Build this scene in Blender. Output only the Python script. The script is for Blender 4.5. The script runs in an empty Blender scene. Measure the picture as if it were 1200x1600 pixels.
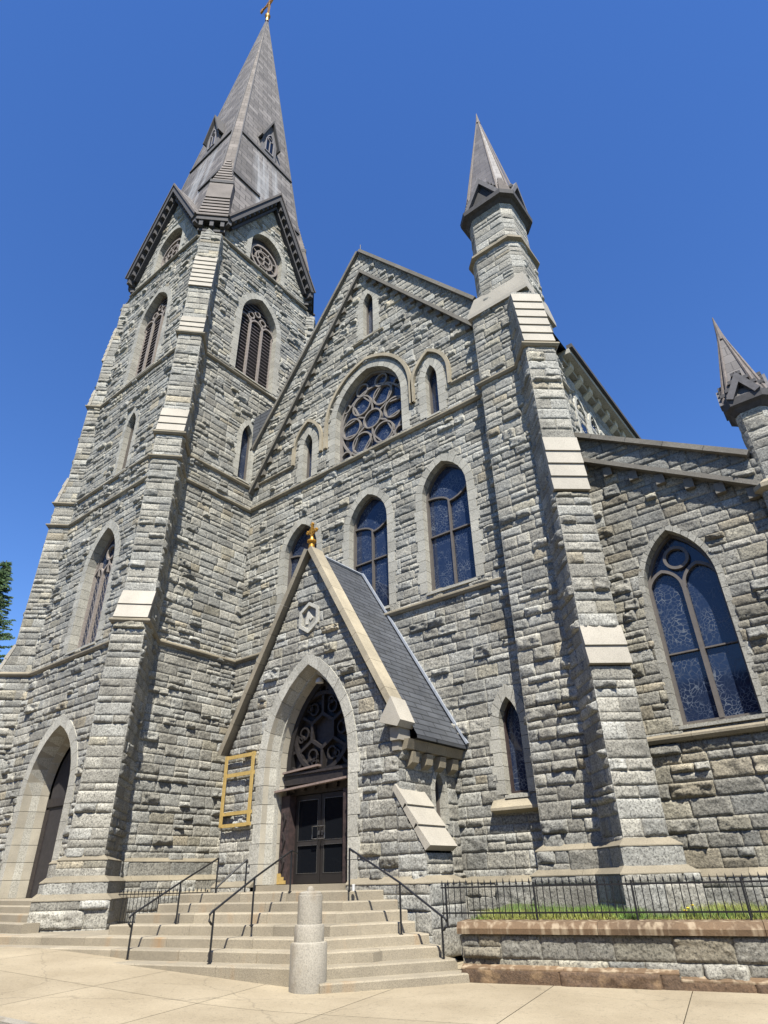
import bpy, math, random
import numpy as np
from mathutils import Vector, Matrix
rad=math.radians
S=bpy.context.scene
# ------------------------------------------------------------------ camera
cam_d=bpy.data.cameras.new("camera"); cam=bpy.data.objects.new("camera",cam_d)
S.collection.objects.link(cam); S.camera=cam
YAW,PITCH,ROLL=rad(-37.7598),rad(30.5229),rad(-1.5456)
_f=Vector((math.sin(YAW)*math.cos(PITCH),math.cos(YAW)*math.cos(PITCH),math.sin(PITCH)))
_r=Vector((math.cos(YAW),-math.sin(YAW),0)); _u=_r.cross(_f)
_r2=math.cos(ROLL)*_r+math.sin(ROLL)*_u; _u2=-math.sin(ROLL)*_r+math.cos(ROLL)*_u
m=Matrix((_r2,_u2,-_f)).transposed().to_4x4(); cam.matrix_world=m
cam_d.sensor_fit='HORIZONTAL'; cam_d.sensor_width=36; cam_d.lens=36*971.64/1200
cam_d.clip_start=0.1; cam_d.clip_end=4000
# ------------------------------------------------------------------ sky, sun
SUN_EL,SUN_AZ=rad(57),rad(135)     # azimuth clockwise from +Y
W=bpy.data.worlds.new("World"); S.world=W; W.use_nodes=True
nt=W.node_tree; bg=nt.nodes["Background"]
sky=nt.nodes.new("ShaderNodeTexSky"); sky.sky_type='NISHITA'; sky.sun_disc=False
sky.sun_elevation=SUN_EL; sky.sun_rotation=SUN_AZ; sky.altitude=0; sky.air_density=1.05; sky.dust_density=0.0; sky.ozone_density=4.0
hs=nt.nodes.new('ShaderNodeHueSaturation'); hs.inputs['Saturation'].default_value=1.22; hs.inputs['Hue'].default_value=.512
nt.links.new(sky.outputs[0],hs.inputs['Color']); nt.links.new(hs.outputs[0],bg.inputs[0]); bg.inputs[1].default_value=0.089
sl=bpy.data.lights.new("sun",'SUN'); sun=bpy.data.objects.new("sun",sl); S.collection.objects.link(sun)
sl.energy=5.0; sl.angle=rad(0.53); sl.color=(1.0,0.955,0.86)
sd=Vector((math.sin(SUN_AZ)*math.cos(SUN_EL),math.cos(SUN_AZ)*math.cos(SUN_EL),math.sin(SUN_EL)))
sun.rotation_euler=sd.to_track_quat('Z','Y').to_euler()
S.view_settings.view_transform='Standard'; S.view_settings.look='None'; S.view_settings.gamma=1.0
S.view_settings.exposure=1.2; S.view_settings.use_curve_mapping=False
# ------------------------------------------------------------------ helpers
C=S.collection
def empty(name,loc=(0,0,0),label=None,cat=None,group=None,parent=None):
    o=bpy.data.objects.new(name,None); C.objects.link(o); o.location=loc
    if label: o['label']=label
    if cat: o['category']=cat
    if group: o['group']=group
    if parent: o.parent=parent
    return o
def tag(o,label=None,cat=None,group=None,kind=None):
    for k,v in (('label',label),('category',cat),('group',group),('kind',kind)):
        if v: o[k]=v
    return o
def link(name,me,mat,parent=None,label=None):
    o=bpy.data.objects.new(name,me); C.objects.link(o); me.materials.append(mat)
    if parent:
        o.parent=parent
        o.matrix_parent_inverse=Matrix.Translation(-ploc(parent))
    if label: o['label']=label
    return o
def ploc(p):
    # world offset of a parent: empties stand at their base, part meshes keep world coordinates
    return p.location.copy() if p.type=='EMPTY' else Vector((0,0,0))
class F:
    def __init__(s,O,U,N):
        s.O=np.array(O,float); s.U=np.array(U,float); s.N=np.array(N,float)
        if s.U.size==2: s.U=np.append(s.U,0)
        if s.N.size==2: s.N=np.append(s.N,0)
        if s.O.size==2: s.O=np.append(s.O,0)
        s.flip=np.cross(s.U,[0,0,1])@s.N<0
    def p(s,u,d,z): return s.O+s.U*u+s.N*d+np.array([0,0,z])
RND=random.Random(7)
class MB:
    def __init__(s): s.v=[];s.f=[];s.t=[];s.uv=None
    def add(s,vs,fs,tint=None):
        n=len(s.v); s.v+= [tuple(map(float,a)) for a in vs]; s.f+=[tuple(i+n for i in f) for f in fs]
        if tint is None: tint=(1,1,1)
        elif isinstance(tint,(float,int)): tint=(tint,)*3
        s.t+=[tint]*len(vs); return s
    def hexa(s,p,tint=None):   # p: 8 points, 0-3 bottom loop, 4-7 top loop
        return s.add(p,[(3,2,1,0),(4,5,6,7),(0,1,5,4),(1,2,6,5),(2,3,7,6),(3,0,4,7)],tint)
    def box(s,fr,u0,u1,d0,d1,z0,z1,tint=None):
        return s.hexa([fr.p(u0,d1,z0),fr.p(u1,d1,z0),fr.p(u1,d0,z0),fr.p(u0,d0,z0),fr.p(u0,d1,z1),fr.p(u1,d1,z1),fr.p(u1,d0,z1),fr.p(u0,d0,z1)],tint)
    def prism(s,a,b,tint=None):  # two matching loops
        n=len(a); fs=[tuple(range(n))[::-1],tuple(range(n,2*n))]+[(i,(i+1)%n,(i+1)%n+n,i+n) for i in range(n)]
        return s.add(list(a)+list(b),fs,tint)
    def mould(s,fr,u0,u1,prof,m0=0,m1=0,tint=None,seg=0):
        L=u1-u0; n=max(1,int(round(abs(L)/seg))) if seg else 1
        for i in range(n):
            a0=u0+L*i/n+(0.004 if i else 0); a1=u0+L*(i+1)/n-(0.004 if i<n-1 else 0)
            ma=m0 if i==0 else 0; mb=m1 if i==n-1 else 0
            tt=tint if tint is not None else 1
            if seg: tt=tt*RND.uniform(.86,1.1)
            s.prism([fr.p(a0-ma*d,d,z) for d,z in prof],[fr.p(a1+mb*d,d,z) for d,z in prof],tt)
        return s
    def bar(s,fr,pts,w,d0,d1,closed=False,tint=None,off=0):
        n=len(pts); P=np.array(pts,float); L=[];R=[]
        for i in range(n):
            a=P[(i-1)%n] if (closed or i>0) else P[i]; b=P[(i+1)%n] if (closed or i<n-1) else P[i]
            if i==0 and not closed: a=P[0]; b=P[1]
            if i==n-1 and not closed: a=P[n-2]; b=P[n-1]
            e1=(P[i]-P[(i-1)%n]) if (closed or i>0) else (P[1]-P[0])
            e2=(P[(i+1)%n]-P[i]) if (closed or i<n-1) else (P[i]-P[i-1])
            e1=e1/(np.linalg.norm(e1)+1e-9); e2=e2/(np.linalg.norm(e2)+1e-9)
            t=e1+e2; t/=np.linalg.norm(t)+1e-9; nn=np.array([-t[1],t[0]]); c=max(.4,nn@np.array([-e1[1],e1[0]]))
            L.append(P[i]+nn*(off+w/2)/c); R.append(P[i]+nn*(off-w/2)/c)
        vs=[];fs=[]
        for i in range(n):
            for q,d in ((L[i],d0),(R[i],d0),(R[i],d1),(L[i],d1)): vs.append(fr.p(q[0],d,q[1]))
        m_=n if closed else n-1
        for i in range(m_):
            j=(i+1)%n
            for k in range(4): fs.append((4*i+k,4*i+(k+1)%4,4*j+(k+1)%4,4*j+k))
        if not closed: fs+=[(3,2,1,0),(4*n-4,4*n-3,4*n-2,4*n-1)]
        return s.add(vs,fs,tint)
    def tube(s,pts,r,n=8,tint=None,closed=False):
        P=[Vector(p) for p in pts]; vs=[];fs=[]; k=len(P)
        rr=r if isinstance(r,(list,tuple)) else [r]*k
        for i in range(k):
            a=P[i-1] if i>0 else P[i]; b=P[i+1] if i<k-1 else P[i]
            t=(b-a).normalized(); x=t.cross(Vector((0,0,1)) if abs(t.z)<.95 else Vector((1,0,0))).normalized(); y=t.cross(x)
            for j in range(n):
                an=2*math.pi*j/n; vs.append(P[i]+(x*math.cos(an)+y*math.sin(an))*rr[i])
        for i in range(k-1):
            for j in range(n): fs.append((i*n+j,i*n+(j+1)%n,(i+1)*n+(j+1)%n,(i+1)*n+j))
        fs+=[tuple(range(n))[::-1],tuple((k-1)*n+j for j in range(n))]
        return s.add(vs,fs,tint)
    def lathe(s,c,prof,n=32,tint=None):
        vs=[];fs=[]
        for r,z in prof:
            for j in range(n): vs.append((c[0]+r*math.cos(2*math.pi*j/n),c[1]+r*math.sin(2*math.pi*j/n),c[2]+z))
        for i in range(len(prof)-1):
            for j in range(n): fs.append((i*n+j,i*n+(j+1)%n,(i+1)*n+(j+1)%n,(i+1)*n+j))
        fs+=[tuple(range(n))[::-1],tuple((len(prof)-1)*n+j for j in range(n))]
        return s.add(vs,fs,tint)
    def build(s,name,mat,parent=None,label=None,smooth=False):
        me=bpy.data.meshes.new(name); me.from_pydata(s.v,[],s.f)
        a=me.attributes.new("tint",'FLOAT_COLOR','POINT')
        col=np.ones((len(s.v),4),np.float32); col[:,:3]=np.array(s.t,np.float32).reshape(-1,3); a.data.foreach_set("color",col.ravel())
        if s.uv:
            ul=me.uv_layers.new(name="UVMap"); 
            for fi,p in enumerate(me.polygons):
                if fi in s.uv:
                    for li,uv in zip(p.loop_indices,s.uv[fi]): ul.data[li].uv=uv
        import bmesh
        bm=bmesh.new(); bm.from_mesh(me); bmesh.ops.recalc_face_normals(bm,faces=bm.faces); bm.to_mesh(me); bm.free()
        if smooth:
            me.polygons.foreach_set("use_smooth",[True]*len(me.polygons))
            try: me.set_sharp_from_angle(angle=rad(38))
            except Exception: pass
        me.update(); return link(name,me,mat,parent,label)
    def uvface(s,vs,uvs,tint=None):
        if s.uv is None: s.uv={}
        s.uv[len(s.f)]=uvs; s.add(vs,[tuple(range(len(vs)))],tint)
# ------------------------------------------------------------------ materials
AL=.62   # all albedos below were tuned together; this keeps them in the range of real stone
def newmat(name):
    m=bpy.data.materials.new(name); m.use_nodes=True; t=m.node_tree; b=t.nodes["Principled BSDF"]
    return m,t,b
def N(t,kind,**kw):
    n=t.nodes.new(kind)
    for k,v in kw.items():
        if k in n.inputs: n.inputs[k].default_value=v
        else: setattr(n,k,v)
    return n
def ramp(t,stops,interp='LINEAR'):
    n=t.nodes.new("ShaderNodeValToRGB"); n.color_ramp.interpolation=interp; e=n.color_ramp.elements
    e[0].position,e[0].color=stops[0][0],(*stops[0][1],1) if len(stops[0][1])==3 else stops[0][1]
    e[1].position,e[1].color=stops[-1][0],(*stops[-1][1],1)
    for p,c in stops[1:-1]:
        x=e.new(p); x.color=(*c,1)
    return n
def g3(v): return (v,v,v)
def mulc(t,a,b,fac=1.0,mode='MULTIPLY'):
    n=N(t,"ShaderNodeMix",data_type='RGBA',blend_type=mode); n.inputs[0].default_value=fac
    t.links.new(a,n.inputs[6]); t.links.new(b,n.inputs[7]); return n.outputs[2]
def stone_mat(name,base,speck=.35,bump=.35,rough=.85,scale=60,big=.25,tinted=True,stain=None,streak=None):
    m,t,b=newmat(name); geo=N(t,"ShaderNodeNewGeometry"); P=geo.outputs["Position"]
    n1=N(t,"ShaderNodeTexNoise",Scale=scale,Detail=4.0,Roughness=.7); t.links.new(P,n1.inputs["Vector"])
    r1=ramp(t,[(.36,g3(1-speck)),(.5,g3(1.0)),(.64,g3(1+speck*.55))]); t.links.new(n1.outputs[0],r1.inputs[0])
    n2=N(t,"ShaderNodeTexNoise",Scale=1.1,Detail=5.0,Roughness=.6); t.links.new(P,n2.inputs["Vector"])
    r2=ramp(t,[(.3,g3(1-big)),(.7,g3(1+big*.5))]); t.links.new(n2.outputs[0],r2.inputs[0])
    rgb=N(t,"ShaderNodeRGB"); base=tuple(c*AL for c in base); rgb.outputs[0].default_value=(*base,1)
    if stain: stain=(tuple(c*AL for c in stain[0]),)+tuple(stain[1:])
    c=mulc(t,rgb.outputs[0],r1.outputs[0]); c=mulc(t,c,r2.outputs[0])
    if tinted:
        a=N(t,"ShaderNodeAttribute",attribute_name="tint"); c=mulc(t,c,a.outputs["Color"])
    if stain:
        n3=N(t,"ShaderNodeTexNoise",Scale=stain[1],Detail=3.0); 
        mp=N(t,"ShaderNodeMapping"); mp.inputs["Scale"].default_value=stain[3]; t.links.new(P,mp.inputs[0]); t.links.new(mp.outputs[0],n3.inputs["Vector"])
        r3=ramp(t,[(stain[2],g3(0)),(stain[2]+.16,g3(1))]); t.links.new(n3.outputs[0],r3.inputs[0])
        mx=N(t,"ShaderNodeMix",data_type='RGBA'); sc=N(t,"ShaderNodeMath",operation='MULTIPLY'); sc.inputs[1].default_value=stain[4]
        t.links.new(r3.outputs[0],sc.inputs[0]); t.links.new(sc.outputs[0],mx.inputs[0]); t.links.new(c,mx.inputs[6]); mx.inputs[7].default_value=(*stain[0],1); c=mx.outputs[2]
    t.links.new(c,b.inputs["Base Color"]); b.inputs["Roughness"].default_value=rough
    if bump:
        n4=N(t,"ShaderNodeTexNoise",Scale=scale*.35,Detail=6.0,Roughness=.65); t.links.new(P,n4.inputs["Vector"])
        bp=N(t,"ShaderNodeBump",Strength=bump,Distance=.03); t.links.new(n4.outputs[0],bp.inputs["Height"]); t.links.new(bp.outputs[0],b.inputs["Normal"])
    return m
def plain(name,col,rough=.6,metal=0,noise=.15,scale=8,bump=0):
    m,t,b=newmat(name); geo=N(t,"ShaderNodeNewGeometry")
    n1=N(t,"ShaderNodeTexNoise",Scale=scale,Detail=5.0,Roughness=.65); t.links.new(geo.outputs["Position"],n1.inputs["Vector"])
    r1=ramp(t,[(.3,g3(1-noise)),(.7,g3(1+noise))]); t.links.new(n1.outputs[0],r1.inputs[0])
    rgb=N(t,"ShaderNodeRGB"); rgb.outputs[0].default_value=(*[c*AL for c in col],1); c=mulc(t,rgb.outputs[0],r1.outputs[0])
    a=N(t,"ShaderNodeAttribute",attribute_name="tint"); c=mulc(t,c,a.outputs["Color"])
    t.links.new(c,b.inputs["Base Color"]); b.inputs["Roughness"].default_value=rough; b.inputs["Metallic"].default_value=metal
    if bump:
        bp=N(t,"ShaderNodeBump",Strength=bump,Distance=.02); t.links.new(n1.outputs[0],bp.inputs["Height"]); t.links.new(bp.outputs[0],b.inputs["Normal"])
    return m
M={}
M['rock']=stone_mat("rock_faced_granite",(.42,.40,.345),speck=.66,bump=.9,scale=26,big=.30,stain=((.15,.14,.12),1.5,.55,(1.3,1.3,.35),.45))
M['trim']=stone_mat("dressed_granite",(.50,.48,.41),speck=.38,bump=.4,scale=30,big=.2)
M['tan']=stone_mat("tan_sandstone",(.48,.44,.365),speck=.22,bump=.12,scale=50,big=.15)
M['string']=stone_mat("weathered_string",(.36,.31,.22),speck=.22,bump=.2,scale=40,big=.3)
M['coping']=stone_mat("dark_coping",(.22,.20,.165),speck=.25,bump=.25,scale=40,big=.3)
M['step']=stone_mat("step_granite",(.40,.345,.25),speck=.42,bump=.15,scale=80,big=.2,stain=((.40,.23,.09),1.3,.6,(1.6,1.6,.35),.55))
M['bollard']=stone_mat("bollard_granite",(.42,.385,.315),speck=.28,bump=.2,scale=50,big=.2,stain=((.20,.14,.07),2.2,.5,(1,1,.5),.6))
M['rust']=stone_mat("rust_stained_stone",(.20,.125,.065),speck=.2,bump=.2,scale=50,big=.35,stain=((.50,.40,.27),1.0,.5,(8,8,.12),.7))
M['rustrock']=stone_mat("rust_rock",(.17,.105,.06),speck=.4,bump=.8,scale=30,big=.4,stain=((.5,.33,.17),2.0,.55,(2,2,2),.5))
M['fasc']=plain("dark_metal_fascia",(.065,.062,.066),rough=.85,noise=.3)
M['fascl']=plain("brown_metal_roll",(.13,.11,.10),rough=.9,noise=.3)
M['brown']=plain("brown_window_paint",(.15,.13,.112),rough=.55,noise=.15)
M['wood']=plain("weathered_wood",(.31,.265,.23),rough=.8,noise=.35,scale=14,bump=.3)
M['louver']=plain("dark_louver",(.035,.03,.03),rough=.7,noise=.3)
M['doorwood']=plain("carved_dark_wood",(.030,.023,.021),rough=.6,noise=.5,scale=10,bump=.4)
M['peelwood']=plain("peeling_maroon_wood",(.045,.026,.024),rough=.75,noise=.7,scale=9,bump=.5)
M['bareboard']=plain("bare_board",(.27,.20,.17),rough=.8,noise=.3,scale=12)
M['iron']=plain("black_iron",(.012,.012,.014),rough=.45,noise=.2)
M['alum']=plain("dark_bronze_door",(.045,.04,.038),rough=.4,noise=.1,metal=.4)
M['handle']=plain("door_pull_metal",(.45,.44,.42),rough=.3,noise=.05,metal=.9)
M['pine']=plain("fresh_pine",(.55,.38,.12),rough=.7,noise=.2,scale=18)
M['gold']=plain("gold_leaf",(.62,.31,.04),rough=.45,noise=.5,metal=.6,scale=20)
M['white']=plain("white_paper",(.8,.8,.78),rough=.7,noise=.02)
M['flash']=plain("lead_flashing",(.50,.54,.60),rough=.45,noise=.15,metal=.3)
M['creamwood']=plain("pale_painted_wood",(.55,.50,.42),rough=.7,noise=.15)
M['leaf']=plain("spruce_needles",(.06,.12,.035),rough=.7,noise=.4,scale=3)
M['bark']=plain("bark",(.10,.07,.05),rough=.9,noise=.4,bump=.5)
M['grass']=plain("grass_blades",(.13,.22,.035),rough=.6,noise=.35,scale=5)
M['soil']=plain("soil",(.09,.10,.04),rough=.95,noise=.4)
M['yellow']=plain("dandelion_yellow",(.85,.6,.03),rough=.6,noise=.05)
M['red']=plain("red_notice",(.4,.03,.03),rough=.6,noise=.05)
def slate_mat(name,base,bw,bh,var=.3,gap=.5,streak=False,rough=.5,mortar=.012):
    m,t,b=newmat(name); base=tuple(c*AL for c in base); uv=N(t,"ShaderNodeTexCoord"); V=uv.outputs["UV"]
    br=N(t,"ShaderNodeTexBrick",Scale=1.0); br.inputs["Brick Width"].default_value=bw; br.inputs["Row Height"].default_value=bh
    br.inputs["Mortar Size"].default_value=mortar; br.inputs["Mortar Smooth"].default_value=.1
    br.inputs["Color1"].default_value=(*[c*(1-var) for c in base],1); br.inputs["Color2"].default_value=(*[min(1,c*(1+var)) for c in base],1); br.inputs["Mortar"].default_value=(*[c*gap for c in base],1)
    t.links.new(V,br.inputs["Vector"]); c=br.outputs["Color"]
    n2=N(t,"ShaderNodeTexNoise",Scale=.8,Detail=6.0,Roughness=.65); t.links.new(V,n2.inputs["Vector"])
    r2=ramp(t,[(.3,g3(.72)),(.7,g3(1.25))]); t.links.new(n2.outputs[0],r2.inputs[0]); c=mulc(t,c,r2.outputs[0])
    if streak:
        mp=N(t,"ShaderNodeMapping"); mp.inputs["Scale"].default_value=(2.2,.10,1); t.links.new(V,mp.inputs[0])
        n3=N(t,"ShaderNodeTexNoise",Scale=1.0,Detail=4.0,Roughness=.55); t.links.new(mp.outputs[0],n3.inputs["Vector"])
        r3=ramp(t,[(.42,g3(0)),(.62,g3(1))]); t.links.new(n3.outputs[0],r3.inputs[0])
        sx=N(t,"ShaderNodeSeparateXYZ"); t.links.new(V,sx.inputs[0])
        def band(sock,lo,hi,soft):
            a=N(t,"ShaderNodeMapRange",interpolation_type='SMOOTHSTEP'); a.inputs[1].default_value=lo-soft; a.inputs[2].default_value=lo+soft; t.links.new(sock,a.inputs[0])
            c2=N(t,"ShaderNodeMapRange",interpolation_type='SMOOTHSTEP'); c2.inputs[1].default_value=hi+soft; c2.inputs[2].default_value=hi-soft; t.links.new(sock,c2.inputs[0])
            mm=N(t,"ShaderNodeMath",operation='MULTIPLY'); t.links.new(a.outputs[0],mm.inputs[0]); t.links.new(c2.outputs[0],mm.inputs[1]); return mm.outputs[0]
        bx=band(sx.outputs[0],-1.05,1.2,.35); by=band(sx.outputs[1],33.0,41.4,.6)
        mm=N(t,"ShaderNodeMath",operation='MULTIPLY'); t.links.new(bx,mm.inputs[0]); t.links.new(by,mm.inputs[1])
        m2=N(t,"ShaderNodeMath",operation='MULTIPLY'); t.links.new(mm.outputs[0],m2.inputs[0]); t.links.new(r3.outputs[0],m2.inputs[1])
        m3=N(t,"ShaderNodeMath",operation='MULTIPLY'); t.links.new(m2.outputs[0],m3.inputs[0]); m3.inputs[1].default_value=.55
        mx=N(t,"ShaderNodeMix",data_type='RGBA'); t.links.new(m3.outputs[0],mx.inputs[0]); t.links.new(c,mx.inputs[6]); mx.inputs[7].default_value=(.33,.34,.35,1); c=mx.outputs[2]
    t.links.new(c,b.inputs["Base Color"]); b.inputs["Roughness"].default_value=rough; b.inputs["Specular IOR Level"].default_value=.25
    bp=N(t,"ShaderNodeBump",Strength=.6,Distance=.02); bp.invert=True; t.links.new(br.outputs["Fac"],bp.inputs["Height"]); t.links.new(bp.outputs[0],b.inputs["Normal"])
    return m
M['spire']=slate_mat("spire_slate",(.22,.20,.188),.85,.50,var=.34,gap=.40,streak=True,rough=.7,mortar=.03)
M['slate']=slate_mat("roof_slate",(.105,.112,.125),.75,.19,var=.14,gap=.30,rough=.4,mortar=.016)
def glass_mat(name,lead=True,base=(.012,.02,.045),scale=16,leadcol=(.085,.10,.125)):
    m,t,b=newmat(name); b.inputs["Base Color"].default_value=(*base,1); b.inputs["Roughness"].default_value=.06
    b.inputs["IOR"].default_value=1.5; b.inputs["Specular IOR Level"].default_value=.5
    b.inputs["Coat Weight"].default_value=0; b.inputs["Coat Roughness"].default_value=.03
    if lead:
        g=N(t,"ShaderNodeNewGeometry"); v=N(t,"ShaderNodeTexVoronoi",feature='DISTANCE_TO_EDGE',Scale=scale)
        n=N(t,"ShaderNodeTexNoise",Scale=1.6,Detail=2.0); t.links.new(g.outputs["Position"],n.inputs["Vector"])
        mx=N(t,"ShaderNodeMix",data_type='RGBA'); mx.inputs[0].default_value=.35; t.links.new(g.outputs["Position"],mx.inputs[6]); t.links.new(n.outputs["Color"],mx.inputs[7])
        t.links.new(mx.outputs[2],v.inputs["Vector"])
        r=ramp(t,[(0,g3(1)),(.035,g3(1)),(.065,g3(0))]); t.links.new(v.outputs["Distance"],r.inputs[0])
        n5=N(t,"ShaderNodeTexNoise",Scale=2.5); t.links.new(g.outputs["Position"],n5.inputs["Vector"]); r5=ramp(t,[(.35,g3(.1)),(.65,g3(1))]); t.links.new(n5.outputs[0],r5.inputs[0])
        lm=mulc(t,r.outputs[0],r5.outputs[0])
        c=N(t,"ShaderNodeMix",data_type='RGBA'); t.links.new(lm,c.inputs[0]); c.inputs[6].default_value=(*base,1); c.inputs[7].default_value=(*leadcol,1)
        t.links.new(c.outputs[2],b.inputs["Base Color"])
        rr=N(t,"ShaderNodeMapRange"); rr.inputs[3].default_value=.06; rr.inputs[4].default_value=.6; t.links.new(lm,rr.inputs[0]); t.links.new(rr.outputs[0],b.inputs["Roughness"])
    return m
M['glass']=glass_mat("leaded_glass")
M['glassd']=glass_mat("dark_glass",lead=False,base=(.006,.007,.009))
for q in ('Coat Weight',): M['glassd'].node_tree.nodes['Principled BSDF'].inputs[q].default_value=0
M['glassd'].node_tree.nodes['Principled BSDF'].inputs['Specular IOR Level'].default_value=.22
def concrete_mat():
    m,t,b=newmat("sidewalk_concrete"); g=N(t,"ShaderNodeNewGeometry"); P=g.outputs["Position"]
    n1=N(t,"ShaderNodeTexNoise",Scale=45,Detail=6.0,Roughness=.75); t.links.new(P,n1.inputs["Vector"]); r1=ramp(t,[(.3,g3(.78)),(.7,g3(1.14))]); t.links.new(n1.outputs[0],r1.inputs[0])
    n2=N(t,"ShaderNodeTexNoise",Scale=.7,Detail=6.0,Roughness=.6); t.links.new(P,n2.inputs["Vector"]); r2=ramp(t,[(.3,(.80,.78,.74)),(.7,(1.08,1.08,1.08))]); t.links.new(n2.outputs[0],r2.inputs[0])
    rgb=N(t,"ShaderNodeRGB"); rgb.outputs[0].default_value=(.43*AL,.36*AL,.245*AL,1); c=mulc(t,rgb.outputs[0],r1.outputs[0]); c=mulc(t,c,r2.outputs[0])
    a=N(t,"ShaderNodeAttribute",attribute_name="tint"); c=mulc(t,c,a.outputs["Color"])
    n3=N(t,"ShaderNodeTexNoise",Scale=14,Detail=3.0,Roughness=.8); t.links.new(P,n3.inputs["Vector"]); r3=ramp(t,[(.36,g3(.72)),(.42,g3(1)),(.62,g3(1)),(.7,g3(1.08))]); t.links.new(n3.outputs[0],r3.inputs[0]); c=mulc(t,c,r3.outputs[0],.8)
    v=N(t,"ShaderNodeTexVoronoi",feature='DISTANCE_TO_EDGE',Scale=.35); n6=N(t,"ShaderNodeTexNoise",Scale=2.0,Detail=5.0); t.links.new(P,n6.inputs["Vector"])
    mx6=N(t,"ShaderNodeMix",data_type='RGBA'); mx6.inputs[0].default_value=.25; t.links.new(P,mx6.inputs[6]); t.links.new(n6.outputs["Color"],mx6.inputs[7]); t.links.new(mx6.outputs[2],v.inputs["Vector"])
    r6=ramp(t,[(0,g3(.5)),(.0015,g3(.6)),(.004,g3(1))]); t.links.new(v.outputs["Distance"],r6.inputs[0]); c=mulc(t,c,r6.outputs[0],.5)
    t.links.new(c,b.inputs["Base Color"]); b.inputs["Roughness"].default_value=.9
    bp=N(t,"ShaderNodeBump",Strength=.35,Distance=.01); t.links.new(n1.outputs[0],bp.inputs["Height"]); t.links.new(bp.outputs[0],b.inputs["Normal"]); return m
M['concrete']=concrete_mat()
M['joint']=plain("joint_dirt",(.16,.13,.09),rough=.95,noise=.3)
M['asphalt']=stone_mat("asphalt",(.055,.053,.05),speck=.4,bump=.4,scale=120,big=.2,tinted=False)
M['earth']=plain("ground_far",(.10,.12,.06),rough=.95,noise=.3,scale=.2)
# ------------------------------------------------------------------ rock-faced stone fields
def hsh(ix,iy,seed):
    h=(ix.astype(np.int64)*374761393+iy.astype(np.int64)*668265263+seed*2147483647)&0xffffffff
    h=((h^(h>>13))*1274126177)&0xffffffff; h=h^(h>>16); return (h&0xffff)/65535.0
def vn(x,y,seed):
    ix=np.floor(x); iy=np.floor(y); fx=x-ix; fy=y-iy; fx=fx*fx*(3-2*fx); fy=fy*fy*(3-2*fy)
    a=hsh(ix,iy,seed);b=hsh(ix+1,iy,seed);c=hsh(ix,iy+1,seed);d=hsh(ix+1,iy+1,seed)
    return (a*(1-fx)+b*fx)*(1-fy)+(c*(1-fx)+d*fx)*fy
def sstep(a,b,x):
    t=np.clip((x-a)/(b-a),0,1); return t*t*(3-2*t)
def inpoly(poly,u,z):
    r=np.zeros(u.shape,bool); n=len(poly)
    for i in range(n):
        x1,y1=poly[i]; x2,y2=poly[(i+1)%n]
        if y1==y2: continue
        c=((y1>z)!=(y2>z))&(u<(x2-x1)*(z-y1)/(y2-y1)+x1); r^=c
    return r
MORT=np.array([.95,.93,.88])
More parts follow.
